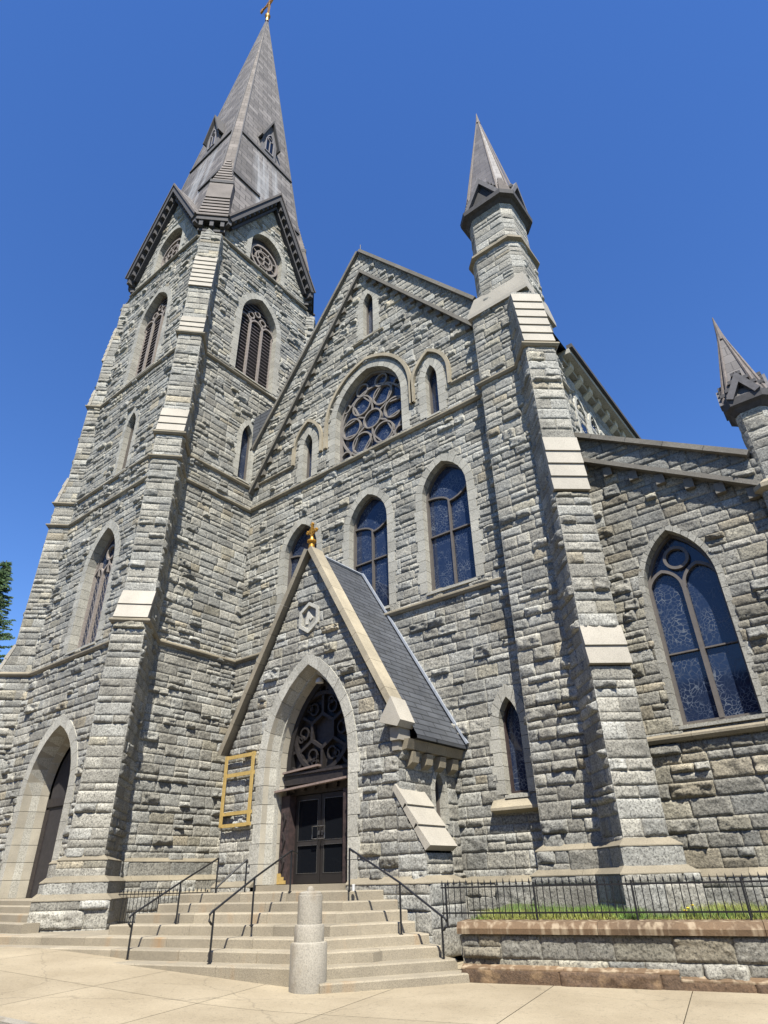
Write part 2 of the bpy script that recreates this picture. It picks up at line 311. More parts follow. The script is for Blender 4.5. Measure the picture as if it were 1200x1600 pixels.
class Field:
    """many stones -> one mesh"""
    def __init__(s): s.V=[];s.Q=[];s.T=[];s.n=0
    def add(s,fr,poly,holes=(),cell=.055,seed=1,amp=1.0,course=(.19,.24,.28,.32,.37),lens=(.30,.74),d=0.0,warm=.03,dark=1.0):
        rs=random.Random(seed*7919+13)
        P=np.array(poly); u0,u1=P[:,0].min(),P[:,0].max(); z0,z1=P[:,1].min(),P[:,1].max()
        stones=[]; z=z0
        row=0
        while z<z1-1e-6:
            h=rs.choice(course); row+=1
            if z1-(z+h)<.14: h=z1-z
            zt=min(z+h,z1); u=u0; first=True
            if .6<u1-u0<1.25:
                if row%2: stones.append((u0,u1,z,zt))
                else: k=u0+(u1-u0)*rs.uniform(.4,.6); stones+=[(u0,k,z,zt),(k,u1,z,zt)]
                z=zt; continue
            while u<u1-1e-6:
                L=rs.uniform(*lens)*(1.25 if h>.3 else 1)
                if first and rs.random()<.5: L*=.6
                first=False
                if u1-(u+L)<.22: L=u1-u
                if h>.30 and rs.random()<.18:
                    q=rs.uniform(.42,.58)*(zt-z); k=u+L*rs.uniform(.35,.65)
                    stones.append((u,u+L,z,z+q)); 
                    if L>.6: stones+= [(u,k,z+q,zt),(k,u+L,z+q,zt)]
                    else: stones.append((u,u+L,z+q,zt))
                else: stones.append((u,u+L,z,zt))
                u+=L
            z=zt
        us_,zs_,e_,A_,tl_,tint_,vf_=[],[],[],[],[],[],[]; quads=[]; nb=0
        for (a,b,c,t) in stones:
            g=.009; ins=min(.03,(b-a)*.2,(t-c)*.2)
            nu=max(2,int(round((b-a-2*ins)/cell))); nv=max(2,int(round((t-c-2*ins)/cell)))
            gu=np.concatenate([[a,a+g],np.linspace(a+ins,b-ins,nu+1),[b-g,b]]); gv=np.concatenate([[c,c+g],np.linspace(c+ins,t-ins,nv+1),[t-g,t]])
            UU,VV=np.meshgrid(gu,gv); ni,nj=len(gu),len(gv)
            cu=(gu[:-1]+gu[1:])/2; cv=(gv[:-1]+gv[1:])/2; CU,CV=np.meshgrid(cu,cv)
            keep=inpoly(poly,CU,CV)
            if not keep.any(): continue
            for h_ in holes: keep&=~inpoly(h_,CU,CV)
            if not keep.any(): continue
            II,JJ=np.meshgrid(np.arange(ni),np.arange(nj)); ring=(II==0)|(II==ni-1)|(JJ==0)|(JJ==nj-1)
            ringo=ring&~(((II==0)&(a<=u0+1e-6))|((II==ni-1)&(b>=u1-1e-6)))
            edge=(II<=1)|(II>=ni-2)|(JJ<=1)|(JJ>=nj-2)
            dist=np.minimum(np.minimum(UU-a,b-UU),np.minimum((VV-c)*.9,t-VV))
            du=np.minimum(UU-u0,u1-UU); e=np.where(edge,0,sstep(0,.06,dist)*.25+.75*sstep(0,.017,dist))*(.15+.85*sstep(0,.10,du))
            r=rs.random(); A=(rs.uniform(.0,.008) if r<.50 else rs.uniform(.012,.036) if r<.80 else rs.uniform(.045,.09))*amp*(1 if keep.all() else .35)
            skew=rs.uniform(-.6,.8); hf=(VV-c)/(t-c)
            q=rs.random(); br=rs.uniform(.66,1.22)*dark
            if q<warm: tc=np.array([1.08,1.0,.85])*br
            elif q<warm*2: tc=np.array([1.03,1.0,.90])*br
            elif q<.5: tc=np.array([.97,1.0,1.03])*br
            else: tc=np.array([1.0,1.0,.98])*br
            tint=np.empty((nj,ni,3)); tint[:]=tc; tint[ringo]=MORT*dark
            us_.append(UU.ravel()); zs_.append(VV.ravel()); e_.append(np.where(ringo,-9,e).ravel()); A_.append((A*(1+skew*(.5-hf))).ravel()); tint_.append(tint.reshape(-1,3))
            vf_.append(np.full(UU.size,rs.uniform(0,50)))
            j,i=np.nonzero(keep); k=nb+j*ni+i; quads.append(np.stack([k,k+1,k+1+ni,k+ni],1)); nb+=UU.size
        if not us_: return s
        u=np.concatenate(us_);z=np.concatenate(zs_);e=np.concatenate(e_);A=np.concatenate(A_);vf=np.concatenate(vf_)
        n1=vn(u/.16+vf,z/.10+seed*3.1,seed); n2=vn(u/.07,z/.055,seed+5); n3=vn(u/.30+z/.3+vf,z/.13,seed+9); n4=vn(u/.035,z/.03,seed+11)
        n5=vn(u/.11-z/.2+vf,z/.07+u/.35,seed+31); n6=vn(u/.2+vf*2,z/.16,seed+33)
        h=A*(.22+.30*n1+.50*sstep(.47,.53,n3)+.35*sstep(.48,.53,n5)+.25*(1-np.abs(2*n6-1))) + (.020*n2+.022*n4)*amp*(.30+.70*n6)
        h=np.where(e<-1,-.007,h*np.maximum(e,0))+d
        ju=(vn(u/.06+7,z/.06,seed+21)-.5)*.022*np.clip(e,0,1); jz=(vn(u/.06,z/.06+9,seed+22)-.5)*.022*np.clip(e,0,1)
        V=fr.O+np.outer(u+ju,fr.U)+np.outer(h,fr.N); V[:,2]+=z+jz
        Q=np.concatenate(quads)
        if fr.flip: Q=Q[:,::-1]
        s.V.append(V);s.Q.append(Q+s.n);s.T.append(np.concatenate(tint_));s.n+=len(V); return s
    def build(s,name,mat,parent=None,label=None):
        V=np.concatenate(s.V);Q=np.concatenate(s.Q);T=np.concatenate(s.T)
        used=np.zeros(len(V),bool); used[Q.ravel()]=True; idx=np.cumsum(used)-1; V=V[used];T=T[used];Q=idx[Q]
        me=bpy.data.meshes.new(name); me.vertices.add(len(V)); me.vertices.foreach_set("co",V.astype(np.float32).ravel())
        me.loops.add(Q.size); me.loops.foreach_set("vertex_index",Q.astype(np.int32).ravel()); me.polygons.add(len(Q))
        me.polygons.foreach_set("loop_start",np.arange(0,Q.size,4,dtype=np.int32)); me.polygons.foreach_set("loop_total",np.full(len(Q),4,np.int32))
        a=me.attributes.new("tint",'FLOAT_COLOR','POINT'); col=np.ones((len(V),4),np.float32); col[:,:3]=T; a.data.foreach_set("color",col.ravel())
        me.update(calc_edges=True); me.validate(); return link(name,me,mat,parent,label)
# ------------------------------------------------------------------ arches
def arch(uc,w,sill,spring,apex,o=0,n=10,drop=0):
    """outline from bottom-left, up, over, down to bottom-right; o = outward offset"""
    h=apex-spring; r=(w*w/4+h*h)/w; cx=r-w/2
    R=r+o; top=math.sqrt(max(R*R-cx*cx,0)); amax=math.asin(min(1,top/R))
    L=[(uc-w/2-o,sill-drop)]
    for i in range(n+1):
        a=amax*i/n; L.append((uc+cx-R*math.cos(a),spring+R*math.sin(a)))
    Rr=[(2*uc-x,z) for x,z in L[:-1]][::-1]
    return L+Rr
def surround(mb,fr,uc,w,sill,spring,apex,sw,front=.03,depth=.35,jb=.36,nv=6,tint=1.0,splay=0.0):
    """voussoir blocks and jamb blocks round an opening"""
    a=arch(uc,w,sill,spring,apex,0,nv); b=arch(uc,w,sill,spring,apex,sw,nv); c=arch(uc,w,sill,spring,apex,-splay,nv) if splay else a
    def blk(p0,p1,q0,q1,c0,c1):
        g=.006; t=tint*RND.uniform(.84,1.1)
        def pts(x,d): return fr.p(x[0],d,x[1])
        P0,P1,Q0,Q1,C0,C1=[np.array(x,float) for x in (p0,p1,q0,q1,c0,c1)]
        v=P1-P0; l=np.linalg.norm(v); 
        if l<.03: return
        k=g/l; P0,P1=P0+v*k,P1-v*k; v=Q1-Q0; Q0,Q1=Q0+v*k,Q1-v*k; v=C1-C0; C0,C1=C0+v*k,C1-v*k
        mb.hexa([pts(C0,-depth),pts(P0,front),pts(Q0,front),pts(Q0,-depth),pts(C1,-depth),pts(P1,front),pts(Q1,front),pts(Q1,-depth)],t)
    # jambs
    n=max(1,int(round((spring-sill)/jb)))
    for side in (0,-1):
        for i in range(n):
            za=sill+(spring-sill)*i/n; zb=sill+(spring-sill)*(i+1)/n
            x=a[side][0]; y=b[side][0]; cc=c[side][0]; 
            if i%2: y+= (.07 if side==-1 else -.07)*(sw>.2)
            blk((x,za),(x,zb),(y,za),(y,zb),(cc,za),(cc,zb))
    for i in range(1,len(a)-2):
        blk(a[i],a[i+1],b[i],b[i+1],c[i],c[i+1])
M['cream']=stone_mat("cream_dressed_stone",(.50,.455,.36),speck=.12,bump=.1,scale=40,big=.22)
def reveal_lining(fr,uc,w,sill,spring,apex,depth,splay,parent,nv=7,jb=.48):
    # dressed cream stones lining the splayed jambs: two orders with a groove between
    mb=MB()
    def L(o,d):
        a=arch(uc,w,sill,spring,apex,-splay*o,nv); n=max(1,int(round((spring-sill)/jb)))
        j=[(a[0][0],sill+(spring-sill)*i/n) for i in range(n)]; k=[(a[-1][0],z) for _,z in j][::-1]
        return [fr.p(u,d,z) for u,z in j+a[1:-1]+k]
    for o0,o1 in ((.0,.46),(.54,.98)):
        A=L(o0+.03,.04-depth*o0); B=L(o1,-.0-depth*o1); A2=L(o0-.08,.035-depth*o0-.02); B2=L(o1-.1,-depth*o1-.02)
        for i in range(len(A)-1):
            def sh(P,t0,t1): v=P[i+1]-P[i]; l=np.linalg.norm(v)+1e-9; g=.007/l; return P[i]+v*g,P[i+1]-v*g
            a0,a1=sh(A,0,1);b0,b1=sh(B,0,1);c0,c1=sh(A2,0,1);d0,d1=sh(B2,0,1)
            mb.hexa([a0,b0,d0,c0,a1,b1,d1,c1],RND.uniform(.86,1.08))
    mb.build('reveal_lining',M['cream'],parent)
def glasspane(fr,outline,d,name,mat,parent,th=.02):
    mb=MB(); mb.prism([fr.p(u,d,z) for u,z in outline],[fr.p(u,d-th,z) for u,z in outline]); return mb.build(name,mat,parent)
def circle(uc,zc,r,n=28,a0=0): return [(uc+r*math.cos(a0+2*math.pi*i/n),zc+r*math.sin(a0+2*math.pi*i/n)) for i in range(n)]
def arcpts(c,r,a0,a1,n=10): return [(c[0]+r*math.cos(rad(a0+(a1-a0)*i/n)),c[1]+r*math.sin(rad(a0+(a1-a0)*i/n))) for i in range(n+1)]
church=empty('church',(-12,18,-1.5),'large grey granite church with tall slate steeple, rose window, gabled porch and corner pinnacles','church')
HOLES={}
def opening(key,uc,w,sill,spring,apex,sw): HOLES.setdefault(key,[]).append(arch(uc,w,sill,spring,apex,sw-.05,14))
def window(kind,key,fr,uc,w,sill,spring,apex,sw=.3,depth=.34,style='plain',label=None,sillstone=True,front=.035,fmat='brown',nv=6,tint=1.0):
    opening(key,uc,w,sill,spring,apex,sw)
    mb=MB(); surround(mb,fr,uc,w,sill,spring,apex,sw,front,depth,nv=nv,tint=tint); 
    if sillstone: mb.prism([fr.p(uc-w/2-.03,.07,sill-.10),fr.p(uc-w/2-.03,.07,sill-.03),fr.p(uc-w/2-.03,-depth,sill+.06),fr.p(uc-w/2-.03,-depth,sill-.10)],[fr.p(uc+w/2+.03,.07,sill-.10),fr.p(uc+w/2+.03,.07,sill-.03),fr.p(uc+w/2+.03,-depth,sill+.06),fr.p(uc+w/2+.03,-depth,sill-.10)],tint)
    o=mb.build(kind,M['trim'],church,label)
    out=arch(uc,w,sill+.05,spring,apex,0,14)
    fw=.07 if w>1 else .05
    ft=MB(); inner=arch(uc,w,sill+.06,spring,apex,-fw/2,14); ft.bar(fr,inner,fw,-depth+.02,-depth+.13,closed=True)
    G='glass'
    if style=='plain': pass
    elif style=='Y':
        mw=.065; zb=sill+(spring-sill)*.60; zs=spring-.25
        ft.bar(fr,[(uc,sill+.08),(uc,zs)],mw,-depth+.03,-depth+.12)
        ft.bar(fr,[(uc-w/2,zb-.02),(uc+w/2,zb-.02)],.05,-depth+.03,-depth+.105)
        r=w*.62
        ft.bar(fr,[(uc-r*.0+0,zs)]+[(uc+(w/2)*math.sin(rad(a))*1.0,zs+.62*(1-math.cos(rad(a)))*1.25) for a in range(12,91,13)],mw*.9,-depth+.03,-depth+.118)
        ft.bar(fr,[(uc,zs)]+[(uc-(w/2)*(1-math.cos(rad(a))),zs+.33*math.sin(rad(a))) for a in range(12,91,13)],mw*.9,-depth+.03,-depth+.114)
    elif style=='two':
        mw=.10; zb=sill+(spring-sill)*.52; zs=spring+.02
        ft.bar(fr,[(uc,sill+.08),(uc,zs)],mw,-depth+.03,-depth+.14)
        ft.bar(fr,[(uc-w/2,zb),(uc+w/2,zb)],.035,-depth+.03,-depth+.09)
        for sx in (-1,1):
            l=arch(uc+sx*w/4,w/2-.04,zs-.1,zs,zs+.52,0,8)[1:-1]; ft.bar(fr,l,.075,-depth+.03,-depth+.13+.002*sx)
        ft.bar(fr,circle(uc,zs+.78,.27,28),.075,-depth+.03,-depth+.136,closed=True)
    elif style=='louver':
        G='louver'; mw=.12; zs=spring-.1
        lv=MB(); z=sill+.12
        while z<apex-.1:
            # clip slat to arch width
            if z<spring: hw=w/2-.05
            else:
                h=apex-spring; r_=(w*w/4+h*h)/w; cx=r_-w/2; hw=math.sqrt(max(r_*r_-(z-spring)**2,0))-cx-.05
            if hw>.08: lv.prism([fr.p(uc-hw,-depth+.10,z),fr.p(uc-hw,-depth+.10,z+.03),fr.p(uc-hw,-depth+.02,z+.12),fr.p(uc-hw,-depth+.02,z+.09)],[fr.p(uc+hw,-depth+.10,z),fr.p(uc+hw,-depth+.10,z+.03),fr.p(uc+hw,-depth+.02,z+.12),fr.p(uc+hw,-depth+.02,z+.09)],7.5)
            z+=.225
        lv.build('louver_slats',M['louver'],o)
        for k in (-1,1): ft.bar(fr,[(uc+k*w/6,sill+.08),(uc+k*w/6,zs)],mw,-depth+.10,-depth+.20)
        for k in (-1,0,1):
            l=arch(uc+k*w/3,w/3,zs-.1,zs-.02,zs+.42,0,7)[1:-1]; ft.bar(fr,l,.085,-depth+.10,-depth+.19+.003*k)
        for k in (-1,1):
            ft.bar(fr,circle(uc+k*w/6,zs+.62,.19,18),.07,-depth+.10,-depth+.187+.002*k,closed=True)
            ft.bar(fr,[(uc+k*w/6,zs+.1),(uc+k*w/6,zs+.42)],.08,-depth+.10,-depth+.184)
        ft.bar(fr,circle(uc,zs+.98,.17,18),.07,-depth+.10,-depth+.185,closed=True)
    elif style=='wheel':
        G='louver'; zc=sill+ (spring-sill)*.62; r=w/2-.17
        zc=sill+r+.17
        ft.bar(fr,circle(uc,zc,r,32),.12,-depth+.10,-depth+.22,closed=True)
        ft.bar(fr,circle(uc,zc,r*.62,28),.08,-depth+.10,-depth+.20,closed=True)
        for k in range(4):
            a=math.pi/2*k+.78; ft.bar(fr,circle(uc+r*.31*math.cos(a),zc+r*.31*math.sin(a),r*.24,14),.06,-depth+.10,-depth+.19+.002*k,closed=True)
        for k in range(8):
            a=math.pi/4*k+.39; ft.bar(fr,[(uc+r*.62*math.cos(a),zc+r*.62*math.sin(a)),(uc+r*math.cos(a),zc+r*math.sin(a))],.06,-depth+.10,-depth+.18)
    elif style=='three':
        mw=.10; zs=spring-.25
        for k in (-1,1): ft.bar(fr,[(uc+k*w/6,sill+.08),(uc+k*w/6,zs)],mw,-depth+.03,-depth+.15)
        for k in (-1,0,1):
            l=arch(uc+k*w/3,w/3,zs-.1,zs,zs+.45,0,7)[1:-1]; ft.bar(fr,l,.075,-depth+.03,-depth+.14+.003*k)
            ft.bar(fr,[(uc+k*w/3,zs+.1),(uc+k*w/3,zs+.7)],.07,-depth+.03,-depth+.135+.003*k)
        ft.bar(fr,circle(uc,spring+.72,.3,20),.08,-depth+.03,-depth+.14,closed=True)
        lat=MB()
        for i in range(-14,15):
            for sgn in (-1,1):
                pts=[]
                for q in range(0,33):
                    z=sill+.1+(spring-sill)*q/32; x=uc+i*.2+sgn*(z-sill)*.55
                    if abs(x-uc)<w/2-.06: pts.append((x,z))
                if len(pts)>1: lat.bar(fr,[pts[0],pts[-1]],.014,-depth+.022,-depth+.03+.003*(sgn+1))
        lat.build('lattice',M['wood'],o)
    ft.build('tracery' if style not in('plain',) else 'frame',M[fmat],o)
    glasspane(fr,out,-depth+.02,'glass' if G=='glass' else 'louver_panel',M[G],o)
    return o
def sloped_slabs(mb,fr,u0,u1,d_hi,z_hi,d_lo,z_lo,n,th=.07,lip=.035,tint=1.0):
    for i in range(n):
        a=i/n; b=(i+1)/n
        dh=d_hi+(d_lo-d_hi)*a; zh=z_hi+(z_lo-z_hi)*a; dl=d_hi+(d_lo-d_hi)*b; zl=z_hi+(z_lo-z_hi)*b
        sx=np.array([dl-dh,zl-zh]); sx/=np.linalg.norm(sx); nn=np.array([-sx[1],sx[0]]); nn=nn if nn[0]>0 else -nn
        A=np.array([dh,zh])+nn*(th-.02)-sx*.05; B=np.array([dl,zl])+nn*(th+.03)+sx*(lip*.3); Cc=np.array([dl,zl])-nn*.06+sx*(lip*.3); D=np.array([dh,zh])-nn*.06
        pr=[A,B,Cc,D]
        mb.prism([fr.p(u0-.03,*q) for q in pr],[fr.p(u1+.03,*q) for q in pr],tint*RND.uniform(.92,1.06))
def str_prof(z,p=.13,h=.2): return [(0.0-.02,z-h*.6),(p*.55,z-h*.6),(p,z-h*.25),(p,z),(0.0-.02,z+h*.45)]
# ------------------------------------------------------------------ buttress
def buttress(P,dirv,w,segs,caps,seed,cell=.055,strings=(),plinth=(),d_in=-.7,label=None,amp=1.0,capn=None):
    """segs: list of (z0,z1,d0,d1) along height; caps: (z_lo,d_lo,z_hi,d_hi,n)"""
    dv=np.array(dirv,float); dv/=np.linalg.norm(dv); pv=np.array([-dv[1],dv[0]])   # perp (left when looking outward)
    fd=Field(); profile=[(segs[0][2],segs[0][0])]
    for k,(z0,z1,d0,d1) in enumerate(segs):
        dm=(d0+d1)/2; fr=F(np.array(P)+dv*dm,pv,dv)
        fd.add(fr,[(-w/2,z0),(w/2,z0),(w/2,z1),(-w/2,z1)],cell=cell,seed=seed+k,amp=amp)
        profile+=[(dm,z0),(dm,z1)]
    profile=profile[1:]
    # side profile including slopes (caps lie between segs)
    top=profile[-1]; poly=[(d_in,segs[0][0])]+profile+[(d_in,top[1])]
    for sgn in (-1,1):
        fr=F(np.array(P)+pv*sgn*w/2,dv,pv*sgn)
        for k,(z0,z1,d0,d1) in enumerate(segs):
            dm=(d0+d1)/2; fd.add(fr,[(d_in,z0),(dm,z0),(dm,z1),(d_in,z1)],cell=cell,seed=seed+50+sgn+k*3,amp=amp)
            if k+1<len(segs):
                z2=segs[k+1][0]; d2=(segs[k+1][2]+segs[k+1][3])/2; fd.add(fr,[(d_in,z1),(dm,z1),(d2,z2),(d_in,z2)],cell=cell,seed=seed+70+sgn+k*3,amp=amp*.6)
    o=fd.build('buttress',M['rock'],church,label)
    fr=F(P,pv,dv)
    for (zl,dl,zh,dh,n) in caps: cm=MB(); sloped_slabs(cm,fr,-w/2,w/2,dh,zh,dl,zl,n); cm.build('weathering',M['tan'],o)
    if strings:
        for z,dd in strings:
            sm=MB()
            f0=F(np.array(P)+dv*dd,pv,dv); sm.mould(f0,-w/2,w/2,str_prof(z),1,1)
            for sgn in (-1,1):
                f1=F(np.array(P)+pv*sgn*w/2,dv,pv*sgn); sm.mould(f1,d_in,dd,str_prof(z),0,1)
            sm.build('string_course',M['string'],o)
    zprev=None
    if plinth:
        pf=Field(); pm=MB()
        for i,(z0,z1,off) in enumerate(plinth):
            dd=segs[0][2]+off; ww=w/2+off
            pf.add(F(np.array(P)+dv*dd,pv,dv),[(-ww,z0),(ww,z0),(ww,z1),(-ww,z1)],cell=.05,seed=seed+80+i,course=(.3,.4,.5),lens=(.7,1.2),amp=.6)
            for sgn in (-1,1): pf.add(F(np.array(P)+pv*sgn*ww,dv,pv*sgn),[(d_in,z0),(dd,z0),(dd,z1),(d_in,z1)],cell=.05,seed=seed+90+i+sgn,course=(.3,.4,.5),lens=(.7,1.2),amp=.6)
            pr=[(-.15,z1-.02),(0.02,z1-.02),(.02,z1),(-.15,z1+.13)]
            pm.mould(F(np.array(P)+dv*dd,pv,dv),-ww,ww,pr,1,1,tint=.8)
            for sgn in (-1,1): pm.mould(F(np.array(P)+pv*sgn*ww,dv,pv*sgn),d_in,dd,pr,0,1,tint=.8)
        pf.build('plinth',M['rock'],o); pm.build('plinth_cap',M['string'],o)
    return o
def plinth_run(fr,u0,u1,levels,seed,m0=0,m1=0):
    pf=Field(); pm=MB()
    for i,(z0,z1,off) in enumerate(levels):
        pf.add(fr,[(u0-m0*off,z0),(u1+m1*off,z0),(u1+m1*off,z1),(u0-m0*off,z1)],cell=.05,seed=seed+i,d=off,course=(.3,.4,.5),lens=(.7,1.3),amp=.6)
        f2=F(fr.O+fr.N*off,fr.U,fr.N); pm.mould(f2,u0-m0*off,u1+m1*off,[(-.15,z1-.02),(.02,z1-.02),(.02,z1),(-.15,z1+.13)],m0,m1,tint=.85,seg=1.3)
    o=pf.build('plinth',M['rock'],church); pm.build('plinth_cap',M['string'],o); return o
# ================================================================== TOWER
TC=np.array([-22.93,14.45]); TH=3.9
FR={}
FR['tf']=F((TC[0],TC[1]-TH),(1,0),(0,-1)); FR['tr']=F((TC[0]+TH,TC[1]),(0,1),(1,0)); FR['tb']=F((TC[0],TC[1]+TH),(-1,0),(0,1)); FR['tl']=F((TC[0]-TH,TC[1]),(0,-1),(-1,0))
GB=-1.3
belf=dict(w=2.35,sill=21.25,spring=25.2,apex=26.95)
for k in ('tf','tr'):
    window('belfry_window',k,FR[k],.13 if k=='tf' else -.1,2.35,21.25,25.2,26.95,sw=.33,depth=.42,style='louver',fmat='wood',nv=8)
    window('wheel_window',k,FR[k],.1 if k=='tf' else -.12,2.25,29.3,30.9,32.15,sw=.30,depth=.40,style='wheel',fmat='wood',nv=8,sillstone=False,label=None)
for k in ('tb','tl'): window('belfry_window',k,FR[k],0,2.35,21.25,25.2,26.95,sw=.33,depth=.42,style='louver',fmat='wood',nv=8)
window('lancet_window','tr',FR['tr'],-.1,.62,15.42,17.7,18.5,sw=.22,depth=.30,nv=4)
window('lancet_window','tf',FR['tf'],.42,.78,15.42,17.85,18.7,sw=.25,depth=.34,nv=4)
window('traceried_window','tf',FR['tf'],.52,2.0,7.58,10.9,12.62,sw=.34,depth=.45,style='three',fmat='wood',nv=7)
# tower doorway
fd=Field()
DOORT=dict(uc=.36,w=2.95,sill=-.27,spring=2.75,apex=4.85)
opening('tf',DOORT['uc'],DOORT['w'],DOORT['sill']-.3,DOORT['spring'],DOORT['apex'],.36)
e=TH; CH=.95; ZC=29.0; ZG=30.2; ZA=36.0
low=lambda a,b,z0,z1:[(a,z0),(b,z0),(b,z1),(a,z1)]
gable=[(-e+CH,ZC),(e-CH,ZC),(e-CH,30.0),(0,35.4),(-e+CH,30.0)]
for k,c in (('tf',.055),('tr',.055)):
    fr=FR[k]; H=HOLES.get(k,[])
    fd.add(fr,low(-e,e,-1.3,15.2),H,cell=.042,seed=11 if k=='tf' else 12)
    fd.add(fr,low(-e,e,15.2,ZC),H,cell=.065,seed=21 if k=='tf' else 22,amp=1.0)
    fd.add(fr,gable,H,cell=.08,seed=31 if k=='tf' else 32)
for k in ('tb','tl'):
    fr=FR[k]; H=HOLES.get(k,[]); fd.add(fr,low(-e,e,-1.3,ZC),H,cell=.2,seed=41 if k=='tb' else 42,amp=.8); fd.add(fr,gable,H,cell=.2,seed=43)
# chamfered corners above the upper string
for sx,sy in ((1,-1),(1,1),(-1,1),(-1,-1)):
    n=np.array([sx,sy])/math.sqrt(2); cpt=TC+np.array([sx,sy])*(TH-CH/2); uvec=np.array([-n[1],n[0]])
    fd.add(F(cpt,uvec,n),low(-CH*.7071,CH*.7071,ZC-.1,30.1),cell=.08,seed=50+sx*2+sy)
tower=fd.build('tower_wall',M['rock'],church)
core=MB(); cf=F((TC[0],TC[1]),(1,0),(0,-1)); core.box(cf,-e+.75,e-.75,-e+.75,e-.75,-1.3,34); core.build('tower_core',M['louver'],tower)
sm=MB()
for z in (7.32,14.06,15.2,20.97):
    for k in ('tf','tr','tb','tl'): sm.mould(FR[k],-e,e,str_prof(z),1,1,seg=1.6)
    sm.build('string_course',M['string'],tower); sm=MB()
for k in ('tf','tr','tb','tl'):
    sm.mould(FR[k],-e+CH*.9,e-CH*.9,str_prof(29.05,.16,.24),.41,.41,seg=1.6,tint=.7)
for sx,sy in ((1,-1),(1,1),(-1,1),(-1,-1)):
    n=np.array([sx,sy])/math.sqrt(2); cpt=TC+np.array([sx,sy])*(TH-CH/2); uvec=np.array([-n[1],n[0]])
    sm.mould(F(cpt,uvec,n),-CH*.7071,CH*.7071,str_prof(29.05,.16,.24),.41,.41,tint=.8)
sm.build('string_course',M['string'],tower)
pl=[(-1.25,-.28,.44),(-.28,.12,.28),(.12,.62,.12)]
plinth_run(FR['tf'],1.9,e,[pl[0],pl[1],pl[2]],61,0,0); plinth_run(FR['tf'],-e,-1.6,pl,71,0,0); plinth_run(FR['tr'],-e,e-.1,pl,66,0,0)
# tower doorway parts
fr=FR['tf']; mb=MB(); surround(mb,fr,DOORT['uc'],DOORT['w'],DOORT['sill'],DOORT['spring'],DOORT['apex'],.36,.04,.95,jb=.5,nv=6,splay=.22,tint=1.1)
dt=mb.build('doorway',M['trim'],church,'pointed tower doorway with dark carved timber doors')
reveal_lining(fr,DOORT['uc'],DOORT['w'],DOORT['sill'],DOORT['spring'],DOORT['apex'],.95,.22,dt)
ft=MB(); a=arch(DOORT['uc'],DOORT['w']-.44,DOORT['sill'],DOORT['spring'],DOORT['apex']-.2,-.06,12); ft.bar(fr,a,.14,-.93,-.75)
ft.bar(fr,[(DOORT['uc']-1.2,2.5),(DOORT['uc']+1.2,2.5)],.26,-.93,-.70); ft.bar(fr,circle(DOORT['uc'],3.4,.62,24),.1,-.93,-.8,closed=True)
for q in range(6): ft.bar(fr,circle(DOORT['uc']+.33*math.cos(q*1.047),3.4+.33*math.sin(q*1.047),.17,12),.05,-.93,-.83,closed=True)
ft.box(fr,DOORT['uc']+.98,DOORT['uc']+1.24,-.93,-.72,-.26,2.3,1.2); ft.box(fr,DOORT['uc']-1.24,DOORT['uc']-.98,-.93,-.72,-.26,2.3,1.2)
ft.build('carved_frame',M['doorwood'],dt)
glasspane(fr,arch(DOORT['uc'],DOORT['w']-.44,DOORT['sill'],DOORT['spring'],DOORT['apex']-.2,0,12),-.9,'tympanum',M['doorwood'],dt)
dm=MB(); dm.box(fr,DOORT['uc']-.9,DOORT['uc']-.01,-.88,-.83,-.25,2.35); dm.box(fr,DOORT['uc']+.01,DOORT['uc']+.9,-.88,-.83,-.25,2.35); dm.build('door',M['creamwood'],dt)
# tower buttresses
def prof_segs(s=1.0,zb=-1.3):
    d=[(zb,7.3,1.27,1.27),(8.45,15.1,.80,.80),(16.55,20.9,.50,.50),(22.0,24.1,.38,.38),(26.5,28.5,.12,.12)]
    return [(a,b,c*s,dd*s) for a,b,c,dd in d]
def prof_caps(s=1.0):
    return [(7.36,1.27*s,8.45,.80*s,2),(15.24,.80*s,16.55,.50*s,3),(20.99,.50*s,22.0,.38*s,3),(24.1,.38*s,26.5,.12*s,7)]
bst=((7.32,1.27),(14.06,.80),(15.2,.80),(20.95,.5))
pls=[(-1.3,-.28,.44),(-.28,.12,.28),(.12,.62,.12)]
buttress((-18.9,10.68),(.73,-.68),1.0,prof_segs(),prof_caps(),200,strings=bst,plinth=pls,d_in=-.9)
buttress((-26.62,10.72),(-1,-1),1.0,prof_segs(.8),prof_caps(.8),300,strings=[(z,d*.8) for z,d in bst],plinth=pls,d_in=-.9,cell=.07)
buttress((-18.95,18.25),(1,1),1.0,prof_segs(.9,14),prof_caps(.9)[1:],400,cell=.09,d_in=-.7,strings=[(20.95,.45)]) if False else None
buttress((-19.1,18.2),(1,1),1.0,[(14,15.1,.72,.72),(16.55,20.9,.45,.45),(22,24.1,.34,.34),(26.5,28.5,.1,.1)],[(15.24,.72,16.55,.45,3),(20.99,.45,22,.34,3),(24.1,.34,26.5,.1,7)],400,cell=.09,d_in=-.7)
